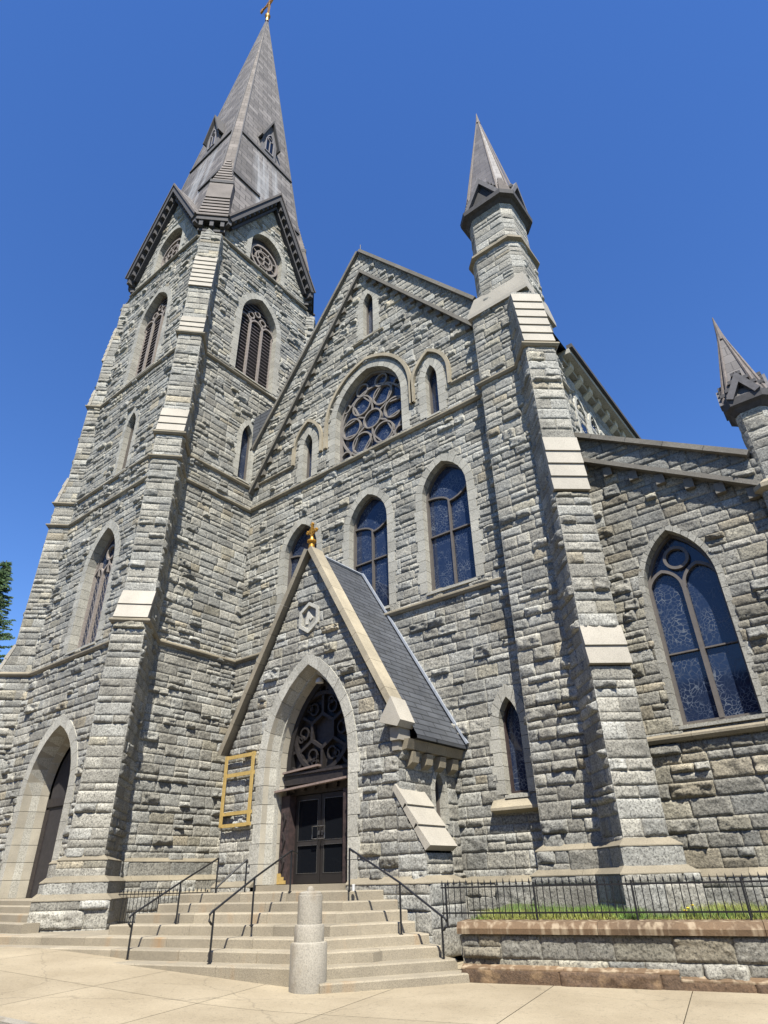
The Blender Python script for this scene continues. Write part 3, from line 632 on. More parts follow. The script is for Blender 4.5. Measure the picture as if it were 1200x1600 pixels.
# cornice gables of the tower
OV=.55
cg=MB(); BRL=[]; rl=MB(); gr=MB()
for k in ('tf','tr','tb','tl'):
    fr=FR[k]; sl=(36.05-30.35)/3.15
    foot=3.22; zf=36.05-sl*foot
    L=[(-foot,zf),(0,36.05),(foot,zf)]
    lim=-1e9
    cg.bar(fr,L,.30,-.05,OV,off=-.15,tint=1.0)          # fascia band
    cg.bar(fr,L,.12,-.05,OV*.5,off=-.52,tint=.9)        # lower moulding under brackets
    rl.bar(fr,L,.10,OV-.04,OV+.06,off=.02)              # brown roll edge
    for sgn in (-1,1):
        for i in range(1,12):
            t=i/11.6; u=sgn*foot*t; z=36.05-sl*foot*t-.30
            br=MB(); br.hexa([fr.p(u-.10,OV*.86,z-.34-.1),fr.p(u+.10,OV*.86,z-.34-.1),fr.p(u+.10,0,z-.52),fr.p(u-.10,0,z-.52),fr.p(u-.10,OV*.86,z),fr.p(u+.10,OV*.86,z),fr.p(u+.10,0,z),fr.p(u-.10,0,z)],1.3); BRL.append(br)
    # gable roof slopes running back into the spire
    for sgn in (-1,1):
        a=(sgn*foot,zf+.02); b=(0,36.07); L2=math.hypot(foot,sl*foot)
        gr.uvface([fr.p(a[0],OV-.02,a[1]),fr.p(b[0],OV-.02,b[1]),fr.p(b[0],-3.0,b[1]),fr.p(a[0],-3.0,a[1])],[(0,0),(0,L2),(3.4,L2),(3.4,0)])
cgl=cg.build('gable_cornice',M['fasc'],church); [b_.build('bracket',M['fasc'],cgl) for b_ in BRL]; rl.build('roof_edge',M['fascl'],cgl)
gr.build('gable_roof',M['spire'],cgl)
cc=MB(); CBL=[]; cr=MB()
for sx,sy in ((1,-1),(1,1),(-1,1),(-1,-1)):
    n=np.array([sx,sy])/math.sqrt(2); cpt=TC+np.array([sx,sy])*(TH-CH/2+.02); uvec=np.array([-n[1],n[0]]); fq=F(cpt,uvec,n)
    cc.box(fq,-.86,.86,-.6,OV-.1,29.98,30.28); cc.box(fq,-.7,.7,-.3,.22,29.35,29.5,.9); cr.box(fq,-.9,.9,-.5,OV-.04,30.28,30.36)
    for q in (-.55,0,.55): CBL.append(MB()); CBL[-1].hexa([fq.p(q-.1,.38,29.6),fq.p(q+.1,.38,29.6),fq.p(q+.1,0,29.5),fq.p(q-.1,0,29.5),fq.p(q-.1,.40,29.98),fq.p(q+.1,.40,29.98),fq.p(q+.1,0,29.98),fq.p(q-.1,0,29.98)],1.3)
cco=cc.build('corner_cornice',M['fasc'],church); [b_.build('bracket',M['fasc'],cco) for b_ in CBL]; cr.build('roof_edge',M['fascl'],cco)
# spire
TIP=66.8
def sa(z): return .1046*(TIP+.1-z)
sp=MB(); strip=MB(); bands=MB()
ZS=30.2
for (nx,ny) in ((0,-1),(1,0),(0,1),(-1,0)):
    ux,uy=-ny,nx
    def pt(u,z,o=0): a=sa(z)+o; return (TC[0]+nx*a+ux*u,TC[1]+ny*a+uy*u,z)
    h0=sa(ZS)*.85; h1=sa(36.05)*.85
    for sg in (-1,1):
        q4=[(sg*h0,ZS),(sg*3.2,ZS),(0,36.05),(sg*h1,36.05)]; sp.uvface([pt(*a_) for a_ in q4],q4)
    zs=[36.05,42,48,54,60,TIP-.3]
    for z0,z1 in zip(zs[:-1],zs[1:]):
        h0,h1=sa(z0)*.85,sa(z1)*.85
        sp.uvface([pt(-h0,z0),pt(h0,z0),pt(h1,z1),pt(-h1,z1)],[(-h0,z0),(h0,z0),(h1,z1),(-h1,z1)])
    for zb,wd,hw in ((41.9,.86,1),(36.2,.86,.62)):
        a=sa(zb)*.85
        if zb>40: bands.hexa([pt(-a,zb),pt(a,zb),pt(a,zb,.10),pt(-a,zb,.10),pt(-a*.98,zb+.22),pt(a*.98,zb+.22),pt(a*.98,zb+.22,.10),pt(-a*.98,zb+.22,.10)])
        else:
            for sgn in (-1,1):
                x0,x1=sorted((sgn*a,sgn*a*.24)); bands.hexa([pt(x0,zb),pt(x1,zb),pt(x1,zb,.10),pt(x0,zb,.10),pt(x0,zb+.26),pt(x1,zb+.26),pt(x1,zb+.26,.10),pt(x0,zb+.26,.10)])
for sx,sy in ((1,-1),(1,1),(-1,1),(-1,-1)):
    def cp(z,s,o=0,wm=1.0):   # s=-1,1 the two edges of the chamfer strip
        a=sa(z); n=np.array([sx,sy],float); mid=TC+n*(a*.925); t=np.array([-sy,sx])/math.sqrt(2); q=mid+t*s*(a*.15*.7071)*wm+n/math.sqrt(2)*o
        return (q[0],q[1],z)
    zs=[ZS,36,42,48,54,60,TIP-.3]
    for z0,z1 in zip(zs[:-1],zs[1:]):
        w0,w1=sa(z0)*.106,sa(z1)*.106
        strip.uvface([cp(z0,-1),cp(z0,1),cp(z1,1),cp(z1,-1)],[(-w0,z0),(w0,z0),(w1,z1),(-w1,z1)])
    # rolls along both edges
    for s in (-1,1): bands.tube([cp(ZS,s,0,1.05),cp(50,s,0,1.05),cp(TIP-.5,s,0,1.05)],[.06,.05,.03],6,tint=1.6)
sp_o=sp.build('spire',M['spire'],church)
strip.build('corner_strip',slate_mat("strip_slate",(.25,.22,.20),.6,.45,var=.2,gap=.5,rough=.9),sp_o)
bands.build('spire_band',M['fasc'],sp_o)
M['lead']=stone_mat("lead_sheet",(.23,.20,.18),speck=.15,bump=.1,rough=.95,scale=20,big=.25)
def broach(z0,z1,w0,w1,o0,o1,n):
    for sx,sy in ((1,-1),(1,1),(-1,1),(-1,-1)):
        nn=np.array([sx,sy])/math.sqrt(2); t=np.array([-nn[1],nn[0]])
        st=MB()
        for i in range(n):
            za=z0+(z1-z0)*i/n; zb=z0+(z1-z0)*(i+1)/n; f_=i/max(1,n-1) if n>1 else 0
            w=w0+(w1-w0)*f_; o=o0+(o1-o0)*f_
            def P_(z,s,oo,ww): 
                q=TC+np.array([sx,sy])*(sa(z)*.925)+t*s*ww/2+nn*oo; return (q[0],q[1],z)
            st.hexa([P_(za,-1,-.4,w),P_(za,1,-.4,w),P_(za,1,o+.07,w),P_(za,-1,o+.07,w),P_(zb,-1,-.4,w*.97),P_(zb,1,-.4,w*.97),P_(zb,1,o,w*.97),P_(zb,-1,o,w*.97)],RND.uniform(.85,1.1))
        st.build('stepped_foot',M['lead'],sp_o)
broach(30.3,32.4,1.62,1.36,.30,.24,6); broach(32.4,34.2,1.34,1.20,.24,.20,1); broach(34.45,37.7,1.14,.28,.20,.04,9)
# dark band above block
for sx,sy in ((1,-1),(1,1),(-1,1),(-1,-1)):
    nn=np.array([sx,sy])/math.sqrt(2); t=np.array([-nn[1],nn[0]]); q=TC+np.array([sx,sy])*(sa(34.3)*.925)
    bb=MB(); bb.box(F(q,t,nn),-.66,.66,-.4,.30,34.2,34.45)
    bb.build('foot_band',M['fasc'],sp_o)
# lucarnes
for (nx,ny) in ((0,-1),(1,0),(0,1),(-1,0)):
    ux,uy=-ny,nx; z0=42.15; a0=sa(z0)
    fr=F((TC[0]+nx*(a0+.10),TC[1]+ny*(a0+.10)),(ux,uy),(nx,ny))
    l=MB(); hw=.62; ze=43.85; zt=46.0
    l.prism([fr.p(-hw,0,z0),fr.p(hw,0,z0),fr.p(hw,0,ze),fr.p(0,0,zt),fr.p(-hw,0,ze)],[fr.p(-hw,-1.2,z0),fr.p(hw,-1.2,z0),fr.p(hw,-1.2,ze),fr.p(0,-1.2,zt),fr.p(-hw,-1.2,ze)],2.2)
    lo=l.build('lucarne',M['fasc'],church)
    r=MB(); r.bar(fr,[(-hw-.16,ze-.35),(0,zt+.12),(hw+.16,ze-.35)],.12,-1.2,.22); r.build('lucarne_roof',M['fasc'],lo)
    g_=MB(); g_.bar(fr,arch(0,.66,z0+.35,ze-.2,ze+.75,0,8),.07,0,.06,closed=True,tint=4); g_.bar(fr,circle(0,ze+.12,.2,14),.05,0,.055,closed=True,tint=4); g_.bar(fr,[(0,z0+.35),(0,ze-.1)],.06,0,.05,tint=4)
    g_.build('lucarne_tracery',M['fasc'],lo)
    glasspane(fr,arch(0,.62,z0+.35,ze-.2,ze+.72,0,8),.012,'lucarne_opening',M['glassd'],lo)
# cross on the steeple
cr=MB(); c0=(TC[0],TC[1]); cr.lathe((c0[0],c0[1],TIP-.6),[(.16,0),(.12,.6),(.2,.8),(.26,1.0),(.2,1.2),(.08,1.35),(.06,1.7)],14)
cx=F((c0[0],c0[1]),(1,0),(0,-1))
cr.box(cx,-.09,.09,-.07,.07,TIP+.9,TIP+4.6); cr.box(cx,-1.0,1.0,-.068,.068,TIP+3.1,TIP+3.28)
for (u,z,du,dz) in ((-1.05,TIP+3.19,.16,.26),(1.05,TIP+3.19,.16,.26),(0,TIP+4.6,.26,.16)): cr.box(cx,u-du,u+du,-.08,.08,z-dz,z+dz)
cr.bar(cx,circle(0,TIP+3.19,.45,20),.07,-.05,.05,closed=True)
cr.build('steeple_cross',M['gold'],church,'gilded cross on the steeple tip')
# ================================================================== NAVE
NV=F((0,15),(1,0),(0,-1)); FR['nv']=NV
for xc in (-15.75,-12.35,-9.08):
    window('stained_glass_window','nv',NV,xc,1.75,7.62,11.0,12.22,sw=.28,depth=.34,style='Y',nv=6)
window('lancet_window','nv',NV,-12.2,.56,20.3,22.3,22.95,sw=.32,depth=.34,nv=4)
window('lancet_window','nv',NV,-9.22,.52,14.35,16.05,16.72,sw=.32,depth=.34,nv=4)
window('lancet_window','nv',NV,-15.6,.52,14.30,16.0,16.62,sw=.32,depth=.34,nv=4)
lo=window('lancet_window','nv',NV,-7.72,.60,1.72,3.35,4.05,sw=.26,depth=.36,nv=4,fmat='peelwood')
# rose window
RC=-12.32; RW=3.4; RS=14.30; RSP=16.35; RA=18.42
opening('nv',RC,RW,RS,RSP,RA,.33)
mb=MB(); surround(mb,NV,RC,RW,RS,RSP,RA,.33,.035,.42,nv=9); rose=mb.build('rose_window',M['trim'],church,'rose window with ring of circular lights in pointed arch')
tr=MB(); dd=.42
tr.bar(NV,arch(RC,RW,RS+.03,RSP,RA,-.06,16),.12,-dd+.02,-dd+.16,closed=True)
cz=15.98; k=0
def ring(x,z,r,w=.066):
    global k; k+=1; tr.bar(NV,circle(x,z,r,30),w,-dd+.02,-dd+.13+.0015*k,closed=True)
ring(RC,cz,.44); 
for i in range(6): ring(RC+1.10*math.cos(rad(30+60*i+30)),cz+1.10*math.sin(rad(30+60*i+30)),.47)
for sx in (-1,1):
    ring(RC+sx*1.38,14.66,.26,.07); ring(RC+sx*.50,17.72,.30,.07)
    ring(RC+sx*1.36,17.15,.19,.06)
for i in range(6):
    a=rad(60*i+30); b=rad(60*i+30)
    tr.bar(NV,[(RC+.44*math.cos(a),cz+.44*math.sin(a)),(RC+.80*math.cos(a),cz+.80*math.sin(a))],.07,-dd+.02,-dd+.125)
    for s in (-1,1):
        a2=a+s*.35; tr.bar(NV,[(RC+.80*math.cos(a),cz+.80*math.sin(a)),(RC+1.62*math.cos(a2),cz+1.62*math.sin(a2)*.98)],.06,-dd+.02,-dd+.12)
tr.bar(NV,circle(RC,cz,1.64,48),.08,-dd+.02,-dd+.128,closed=True)
tr.build('tracery',M['creamwood'] if False else plain("rose_tracery",(.25,.222,.195),rough=.7,noise=.2),rose)
glasspane(NV,arch(RC,RW,RS+.02,RSP,RA,0,16),-dd+.02,'glass',M['glass'],rose)
# hood moulds and gable strings
HM=[]
def hnew(nm): m_=MB(); HM.append((nm,m_)); return m_
hnew('hood_mould').bar(NV,arch(RC,RW,15.3,RSP,RA,.50,14),.14,-.02,.13,tint=1.3)
for xc,ap in ((-9.22,16.72),(-15.6,16.62)): hnew('hood_mould').bar(NV,arch(xc,.52,15.3,ap-.67,ap,.56,10),.13,-.02,.13,tint=1.3)
hnew('string_course').mould(NV,-19.03,-16.42,str_prof(15.3,.11,.16),seg=1.3); hnew('string_course').mould(NV,-8.4,-7.0,str_prof(15.3,.11,.16))
hnew('string_course').mould(NV,-19.03,-7.0,str_prof(14.12,.15,.22),seg=1.5)
hnew('string_course').mould(NV,-19.03,-13.6,str_prof(7.34),seg=1.5); hnew('string_course').mould(NV,-11.7,-7.0,str_prof(7.34),seg=1.5)
hnew('sill').prism([NV.p(-13.05,d,z) for d,z in str_prof(20.15,.12,.2)],[NV.p(-11.35,d,z) for d,z in str_prof(20.15,.12,.2)])
hnew('sill').prism([NV.p(-8.4,d,z) for d,z in ((-.02,1.28),(.22,1.36),(.22,1.42),(-.02,1.66))],[NV.p(-7.0,d,z) for d,z in ((-.02,1.28),(.22,1.36),(.22,1.42),(-.02,1.66))],1.2)
APX=(-12.55,25.9); RF=(-6.95,18.35); LF=(-19.03,17.15)
fd=Field()
fd.add(NV,[(-19.03,-1.4),(-6.9,-1.4),(-6.9,7.3),(-19.03,7.3)],HOLES['nv'],cell=.040,seed=101)
fd.add(NV,[(-19.03,7.3),(-6.9,7.3),(-6.9,14.1),(-19.03,14.1)],HOLES['nv'],cell=.044,seed=102)
fd.add(NV,[(-19.03,14.1),(-6.9,14.1),(-6.9,18.0),(-12.55,25.6),(-19.03,15.7)],HOLES['nv'],cell=.05,seed=103)
# parapet band standing proud of the gable
B0=(-12.5,24.62); BR=(-7.0,17.15); BL=(-19.03,14.95)
fd.add(NV,[(BL[0],BL[1]),(B0[0],B0[1]),(BR[0],BR[1]),(RF[0],RF[1]),APX,LF],(),cell=.06,seed=104,d=.17)
nave=fd.build('nave_wall',M['rock'],church)
core=MB(); core.box(NV,-19,-5.3,-26,-.5,-1.4,14.5); 
core.prism([NV.p(-18.8,-.5,14.4),NV.p(-5.4,-.5,14.4),NV.p(-12.5,-.5,24.6)],[NV.p(-18.8,-26,14.4),NV.p(-5.4,-26,14.4),NV.p(-12.5,-26,24.6)])
core.build('nave_core',M['louver'],nave)
[m_.build(nm,M['string'],nave) for nm,m_ in HM]
co=MB(); co.bar(NV,[BL,B0,BR],.13,-.05,.27,off=-.05,tint=.9)
cseg=[]
def sloped(mb,fr,p0,p1,w,d0,d1,off,seg,tint=1.0):
    p0=np.array(p0);p1=np.array(p1);L=np.linalg.norm(p1-p0);n=max(1,int(round(L/seg)))
    for i in range(n):
        a=p0+(p1-p0)*(i/n)+(p1-p0)/L*.005; b=p0+(p1-p0)*((i+1)/n)-(p1-p0)/L*.005
        mb.bar(fr,[a,b],w,d0,d1,off=off,tint=tint*RND.uniform(.88,1.12))
sloped(co,NV,LF,APX,.14,-.35,.34,.07,1.2); sloped(co,NV,APX,RF,.14,-.35,.34,.07,1.2)
NCL=[]
for (p,q) in ((BL,B0),(B0,BR)):
    L=math.hypot(q[0]-p[0],q[1]-p[1]); n=int(L/.62)
    for i in range(1,n):
        t=i/n; u=p[0]+(q[0]-p[0])*t; z=p[1]+(q[1]-p[1])*t-.12
        NCL.append(MB()); NCL[-1].box(NV,u-.11,u+.11,-.02,.16,z-.30,z-.03,RND.uniform(.8,1.1))
cop=co.build('gable_coping',M['coping'],church); [b_.build('corbel',M['coping'],cop) for b_ in NCL]
rm=MB()
def roofq(mb,fr,a,b,d0,d1,th=.0):
    L=math.hypot(b[0]-a[0],b[1]-a[1]); mb.uvface([fr.p(a[0],d0,a[1]),fr.p(b[0],d0,b[1]),fr.p(b[0],d1,b[1]),fr.p(a[0],d1,a[1])],[(0,0),(0,L),(abs(d1-d0),L),(abs(d1-d0),0)])
roofq(rm,NV,(-4.55,15.6),(-12.55,26.0),-.3,-26); roofq(rm,NV,(-19.03,17.3),(-12.55,26.0),-.3,-26)
# cross roof seen between tower and gable
rm.uvface([(-19.0,14.66,17.3),(-17.7,14.80,19.15),(-17.35,15.2,19.85),(-19.0,14.60,19.0)],[(0,0),(1.5,1.1),(1.9,2.0),(0,1.7)])
rm.uvface([NV.p(-19.03,-.4,19.6),NV.p(-16.4,-.4,19.6),NV.p(-16.4,-3.5,22.8),NV.p(-19.03,-3.5,22.8)],[(0,0),(2.6,0),(2.6,4.4),(0,4.4)])
rm.uvface([NV.p(-19.03,-.4,16.5),NV.p(-16.4,-.4,16.5),NV.p(-16.4,-.4,19.6),NV.p(-19.03,-.4,19.6)],[(0,0),(2.6,0),(2.6,3.1),(0,3.1)])
ro=rm.build('nave_roof',M['slate'],church)
rc=MB(); rc.tube([NV.p(-12.55,.2,26.05),NV.p(-12.55,-26,26.05)],.07,6); 
sloped(rc,NV,(-12.5,26.12),(-7.0,18.62),.05,-1.4,-.36,.03,.9)
rc.build('ridge_flashing',M['flash'],ro)
sp2=MB(); sp2.tube([NV.p(-12.55,.1,26.0),NV.p(-12.55,.1,26.6)],.02,6); sp2.build('lightning_rod',M['iron'],ro)
plinth_run(NV,-9.3,-7.0,[(-1.4,-.12,.15)],111)
# clerestory side wall, eave with corbels and windows
CLX=-4.95; CL=F((CLX,0),(0,1),(1,0))
fd=Field(); fd.add(CL,[(16.6,10.5),(40,10.5),(40,15.2),(16.6,15.2)],(),cell=.12,seed=120); cl=fd.build('clerestory_wall',M['rock'],church)
ce=MB(); ce.box(CL,16.4,40,-.1,.50,15.42,15.62); ce.box(CL,16.4,40,-.1,.22,15.22,15.42,.9)
for i in range(26): 
    y=16.8+i*.85; ce.hexa([CL.p(y,.30,15.22),CL.p(y+.3,.30,15.22),CL.p(y+.3,0,15.02),CL.p(y,0,15.02),CL.p(y,.32,15.42),CL.p(y+.3,.32,15.42),CL.p(y+.3,0,15.42),CL.p(y,0,15.42)],1.3)
ce.build('corbelled_eave',M['trim'],cl)
gu=MB(); gu.box(CL,16.4,40,.42,.62,15.62,15.78); gu.build('gutter',M['fasc'],cl)
for i in range(7):
    yc=18.3+i*3.1; w_=MB()
    for s in (-1,1): surround(w_,CL,yc+s*.62,.85,11.2,13.6,14.45,.16,.06,.1,nv=4,tint=1.4)
    wo=w_.build('clerestory_window',M['trim'],church)
    for s in (-1,1): glasspane(CL,arch(yc+s*.62,.85,11.2,13.6,14.45,0,8),.02,'glass',M['glassd'],wo)
# ================================================================== CORNER PIER + TURRET
def pinnacle(x0,x1,y0,y1,zb,zw,zs,ze,tipz,seed,half,ctr,name='corner_turret',lab=None,cellv=.06,hole=None,ov=1.0):
    fd=Field(); fx=F((0,y0),(1,0),(0,-1)); rx=F((x1,0),(0,1),(1,0)); lx=F((x0,0),(0,-1),(-1,0)); bx_=F((0,y1),(-1,0),(0,1))
    fd.add(fx,low(x0,x1,zb,zw),(),cell=cellv,seed=seed); fd.add(rx,low(y0,y1,zb,zw),(),cell=cellv,seed=seed+1); fd.add(lx,low(-y1,-y0,zb,zw),(),cell=cellv,seed=seed+2); fd.add(bx_,low(-x1,-x0,zb,zw),(),cell=.2,seed=seed+3)
    # upper chamfered shaft
    c=half*.32; zt=ze
    cxn,cyn=ctr
    for i,(nx,ny) in enumerate(((0,-1),(1,0),(0,1),(-1,0))):
        for (za,zb_,hh) in ((zw+.55,zs,half),(zs,zt,half-.06)):
            f_=F((cxn+nx*hh,cyn+ny*hh),(-ny,nx),(nx,ny)); fd.add(f_,low(-hh+c,hh-c,za-.4,zb_),(),cell=cellv,seed=seed+10+i+int(za),amp=.6)
    for i,(sx,sy) in enumerate(((1,-1),(1,1),(-1,1),(-1,-1))):
        n=np.array([sx,sy])/math.sqrt(2)
        for (za,zb_,hh) in ((zw+.55,zs,half),(zs,zt,half-.06)):
            f_=F(np.array([cxn,cyn])+np.array([sx,sy])*(hh-c/2),(-n[1],n[0]),n); fd.add(f_,low(-c*.7071,c*.7071,za-.4,zb_),(),cell=cellv,seed=seed+20+i+int(za),amp=.35)
    o=fd.build(name,M['rock'],church,lab)
    tm=MB(); hx=(x1-x0)/2; hy=(y1-y0)/2; mx,my=(x0+x1)/2,(y0+y1)/2
    # sloped set-off
    lo_=[(x0-.12,y0-.12,zw-.1),(x1+.12,y0-.12,zw-.1),(x1+.12,y1+.12,zw-.1),(x0-.12,y1+.12,zw-.1)]
    mi_=[(a,b,zw+.06) for a,b,_ in lo_]; hi_=[(cxn-half,cyn-half,zw+.75),(cxn+half,cyn-half,zw+.75),(cxn+half,cyn+half,zw+.75),(cxn-half,cyn+half,zw+.75)]
    tm.add(lo_+mi_+hi_,[(0,1,2,3),(0,1,5,4),(1,2,6,5),(2,3,7,6),(3,0,4,7),(4,5,9,8),(5,6,10,9),(6,7,11,10),(7,4,8,11),(8,9,10,11)])
    tm.build('set_off',M['tan'],o)
    ts=MB(); he=MB(); sp_=MB(); gb=MB()
    def octa(z,h,cc): return [(cxn-h+cc,cyn-h,z),(cxn+h-cc,cyn-h,z),(cxn+h,cyn-h+cc,z),(cxn+h,cyn+h-cc,z),(cxn+h-cc,cyn+h,z),(cxn-h+cc,cyn+h,z),(cxn-h,cyn+h-cc,z),(cxn-h,cyn-h+cc,z)]
    def stack(mb,lv,tint=1):
        for (z0,h0),(z1,h1) in zip(lv[:-1],lv[1:]): mb.prism(octa(z0,h0,c*h0/half),octa(z1,h1,c*h1/half),tint)
    stack(ts,[(zs-.12,half+.02),(zs-.06,half+.13),(zs+.04,half+.13),(zs+.18,half-.02)]); ts.build('string_course',M['string'],o)
    stack(he,[(ze-.02,half-.05),(ze+.10,half+.06*ov),(ze+.16,half+.20*ov),(ze+.36,half+.22*ov),(ze+.40,half+.16*ov)]); ho=he.build('eave',M['fasc'],o)
    # spirelet
    zb0=ze+.38; hb=half+.06; R=octa(zb0,hb,c*1.1); T=octa(tipz-.7,.05,.02)
    for i in range(8):
        j=(i+1)%8; a,b=np.array(R[i]),np.array(R[j]); w=np.linalg.norm(b-a); L=tipz-zb0
        sp_.uvface([R[i],R[j],T[j],T[i]],[(-w/2,0),(w/2,0),(.04,L),(-.04,L)])
    so=sp_.build('spirelet',slate_mat("spirelet_slate",(.20,.182,.172),.5,.4,var=.15,gap=.6,rough=.45) if 'spl' not in M else M['spl'],o); M['spl']=so.data.materials[0]
    rr=MB()
    for i in range(8): rr.tube([R[i],T[i]],[.055,.02],6,tint=1.6)
    for sx,sy in ((1,-1),(1,1),(-1,1),(-1,-1)):
        for q in range(5 if ov==1.0 else 0):
            hq=hb*(1-(q*.28)/(tipz-zb0)*1.0); n=np.array([sx,sy])/math.sqrt(2); t=np.array([-n[1],n[0]]); pp=np.array([cxn,cyn])+np.array([sx,sy])*(hq-c*.5)
            ww=c*.75*(1-q*.14); rr.box(F(pp,t,n),-ww,ww,-.2,.08-.01*q,zb0+q*.26,zb0+q*.26+.2,1.2)
    rr.tube([(cxn,cyn,tipz-.9),(cxn,cyn,tipz-.65),(cxn,cyn,tipz)],[.12,.08,.012],8,tint=1.5)
    rr.build('hip_roll',M['fascl'],o)
    for (nx,ny) in ((0,-1),(1,0),(0,1),(-1,0)):
        f_=F((cxn+nx*(hb+.08),cyn+ny*(hb+.08)),(-ny,nx),(nx,ny)); gw=half-c*.75; gh=gw*2.0; z0=ze+.36
        gb.prism([f_.p(-gw*.8,-.12,z0),f_.p(gw*.8,-.12,z0),f_.p(0,-.12,z0+gh*.8)],[f_.p(-gw*.8,-.5,z0),f_.p(gw*.8,-.5,z0),f_.p(0,-.6,z0+gh*.8)],.5)
        gb.bar(f_,[(-gw-.03,z0),(0,z0+gh),(gw+.03,z0)],.16,-.55,.02,off=-.04,tint=2.0)
        for q in range(3): 
            for s in (-1,1): gb.box(f_,*(sorted((s*(gw*.62-q*.12),s*(gw*.62-q*.12+.16)))),-.7,-.05-.0*q,z0+gh*.40+q*.2,z0+gh*.40+q*.2+.10,1.3)
    gb.build('gablet',M['fasc'],o)
    return o
pinnacle(-7.0,-4.9,14.5,16.6,-1.2,17.25,20.05,22.35,30.9,500,.98,(-5.82,15.42),lab='tall corner turret at the right of the nave gable')
pinnacle(-.62,.9,14.98,16.2,-1.2,6.2,7.6,9.75,13.25,540,.42,(-.19,15.42),ov=.55,name='aisle_pinnacle',lab='small pinnacle at the far right aisle corner')
pm=MB(); fx=F((0,14.5),(1,0),(0,-1)); pm.mould(fx,-7.0,-4.9,str_prof(14.12),1,1); rx=F((-4.9,0),(0,1),(1,0)); pm.mould(rx,14.5,16.6,str_prof(14.12),1,0); lx=F((-7.0,0),(0,-1),(-1,0)); pm.mould(lx,-15,-14.5,str_prof(14.12),0,1)
pm.build('string_course',M['string'],church)
plinth_run(fx,-7.0,-4.9,[(-1.2,-.02,.26),(-.02,.45,.13)],115,1,0); plinth_run(F((-7.0,0),(0,-1),(-1,0)),-15.0,-14.5,[(-1.2,-.02,.26),(-.02,.45,.13)],117,0,1)
buttress((-5.13,14.63),(.66,-.75),.92,[(-1.2,3.98,.92,.92),(4.9,8.65,.80,.80),(10.45,14.1,.70,.70),(16.7,16.9,.35,.35)],[(4.02,.92,4.9,.80,2),(8.7,.80,10.45,.70,4),(14.2,.70,16.75,.33,6)],600,cell=.048,strings=((14.12,.70),),plinth=[(-1.2,-.02,.30),(-.02,.45,.15)],d_in=-.5)
# ================================================================== AISLE
AI=F((0,15.3),(1,0),(0,-1)); FR['ai']=AI
window('aisle_window','ai',AI,-2.88,1.66,2.78,5.95,7.42,sw=.14,depth=.40,style='two',nv=9,tint=.8,front=.02,label='two-light aisle window with brown tracery')
fd=Field(); zb=lambda x,o=0: 10.45+o-(x+4.9)*.635
fd.add(AI,[(-4.95,-1.4),(1,-1.4),(1,zb(1)),(-4.95,zb(-4.95))],HOLES['ai'],cell=.038,seed=130,dark=.82,warm=.16)
fd.add(AI,[(-4.95,zb(-4.95)),(1,zb(1)),(1,zb(1,.78)),(-4.95,zb(-4.95,.78))],(),cell=.05,seed=131,d=.17,dark=.7)
ai=fd.build('aisle_wall',M['rock'],church)
am=MB(); am.mould(AI,-4.95,-.6,str_prof(2.56,.14,.2),seg=1.4); am.build('string_course',M['string'],ai)
ac=MB(); ac.bar(AI,[(-4.95,zb(-4.95,.02)),(1,zb(1,.02))],.12,-.05,.27); sloped(ac,AI,(-4.95,zb(-4.95,.78)),(-.6,zb(-.6,.78)),.14,-.35,.34,.07,1.1)
for i in range(9): u=-4.5+i*.62; ac.box(AI,u-.11,u+.11,-.02,.16,zb(u,-.36),zb(u,-.08))
ac.build('coping',M['coping'],ai)
ar=MB(); roofq(ar,AI,(1.0,zb(1,.6)),(-4.95,zb(-4.95,.6)),-.3,-26); ar.build('aisle_roof',M['slate'],church)
core=MB(); core.box(AI,-4.9,2,-26,-.55,-1.4,6.0); core.build('aisle_core',M['louver'],ai)
plinth_run(AI,-4.4,-.6,[(-1.2,-.1,.15)],135)
# ================================================================== PORCH
PX0,PX1,PY=-15.78,-9.45,12.5
PF=F((0,PY),(1,0),(0,-1)); PS=F((PX1,0),(0,1),(1,0)); PL=F((PX0,0),(0,-1),(-1,0)); FR['pf']=PF; FR['ps']=PS
PAX,PAZ=-12.62,8.95
DC=-12.55; DW=3.1; DS=-.07; DSP=2.75; DA=5.35
opening('pf',DC,DW,DS-.2,DSP,DA,.30)
window('porch_lancet','ps',PS,14.12,.40,1.12,1.85,2.30,sw=.16,depth=.25,nv=3,sillstone=True)
fd=Field()
fd.add(PF,[(PX0,-1.4),(PX1,-1.4),(PX1,3.15),(PAX,PAZ-.1),(PX0,3.15)],HOLES['pf']+[circle(-12.58,6.77,.40,6,math.pi/2)],cell=.036,seed=140)
fd.add(PS,[(12.5,-1.4),(15,-1.4),(15,2.95),(12.5,2.95)],HOLES['ps'],cell=.036,seed=141)
fd.add(PL,[(-15,-1.4),(-12.5,-1.4),(-12.5,2.95),(-15,2.95)],(),cell=.06,seed=142)
porch=fd.build('porch_wall',M['rock'],church)
plinth_run(PF,-10.95,PX1,[(-1.4,-.09,.16)],145,0,1); plinth_run(PS,12.5,15,[(-1.4,-.09,.16)],147,1,0); plinth_run(PF,PX0,-14.2,[(-1.4,-.09,.16)],146,0,0)
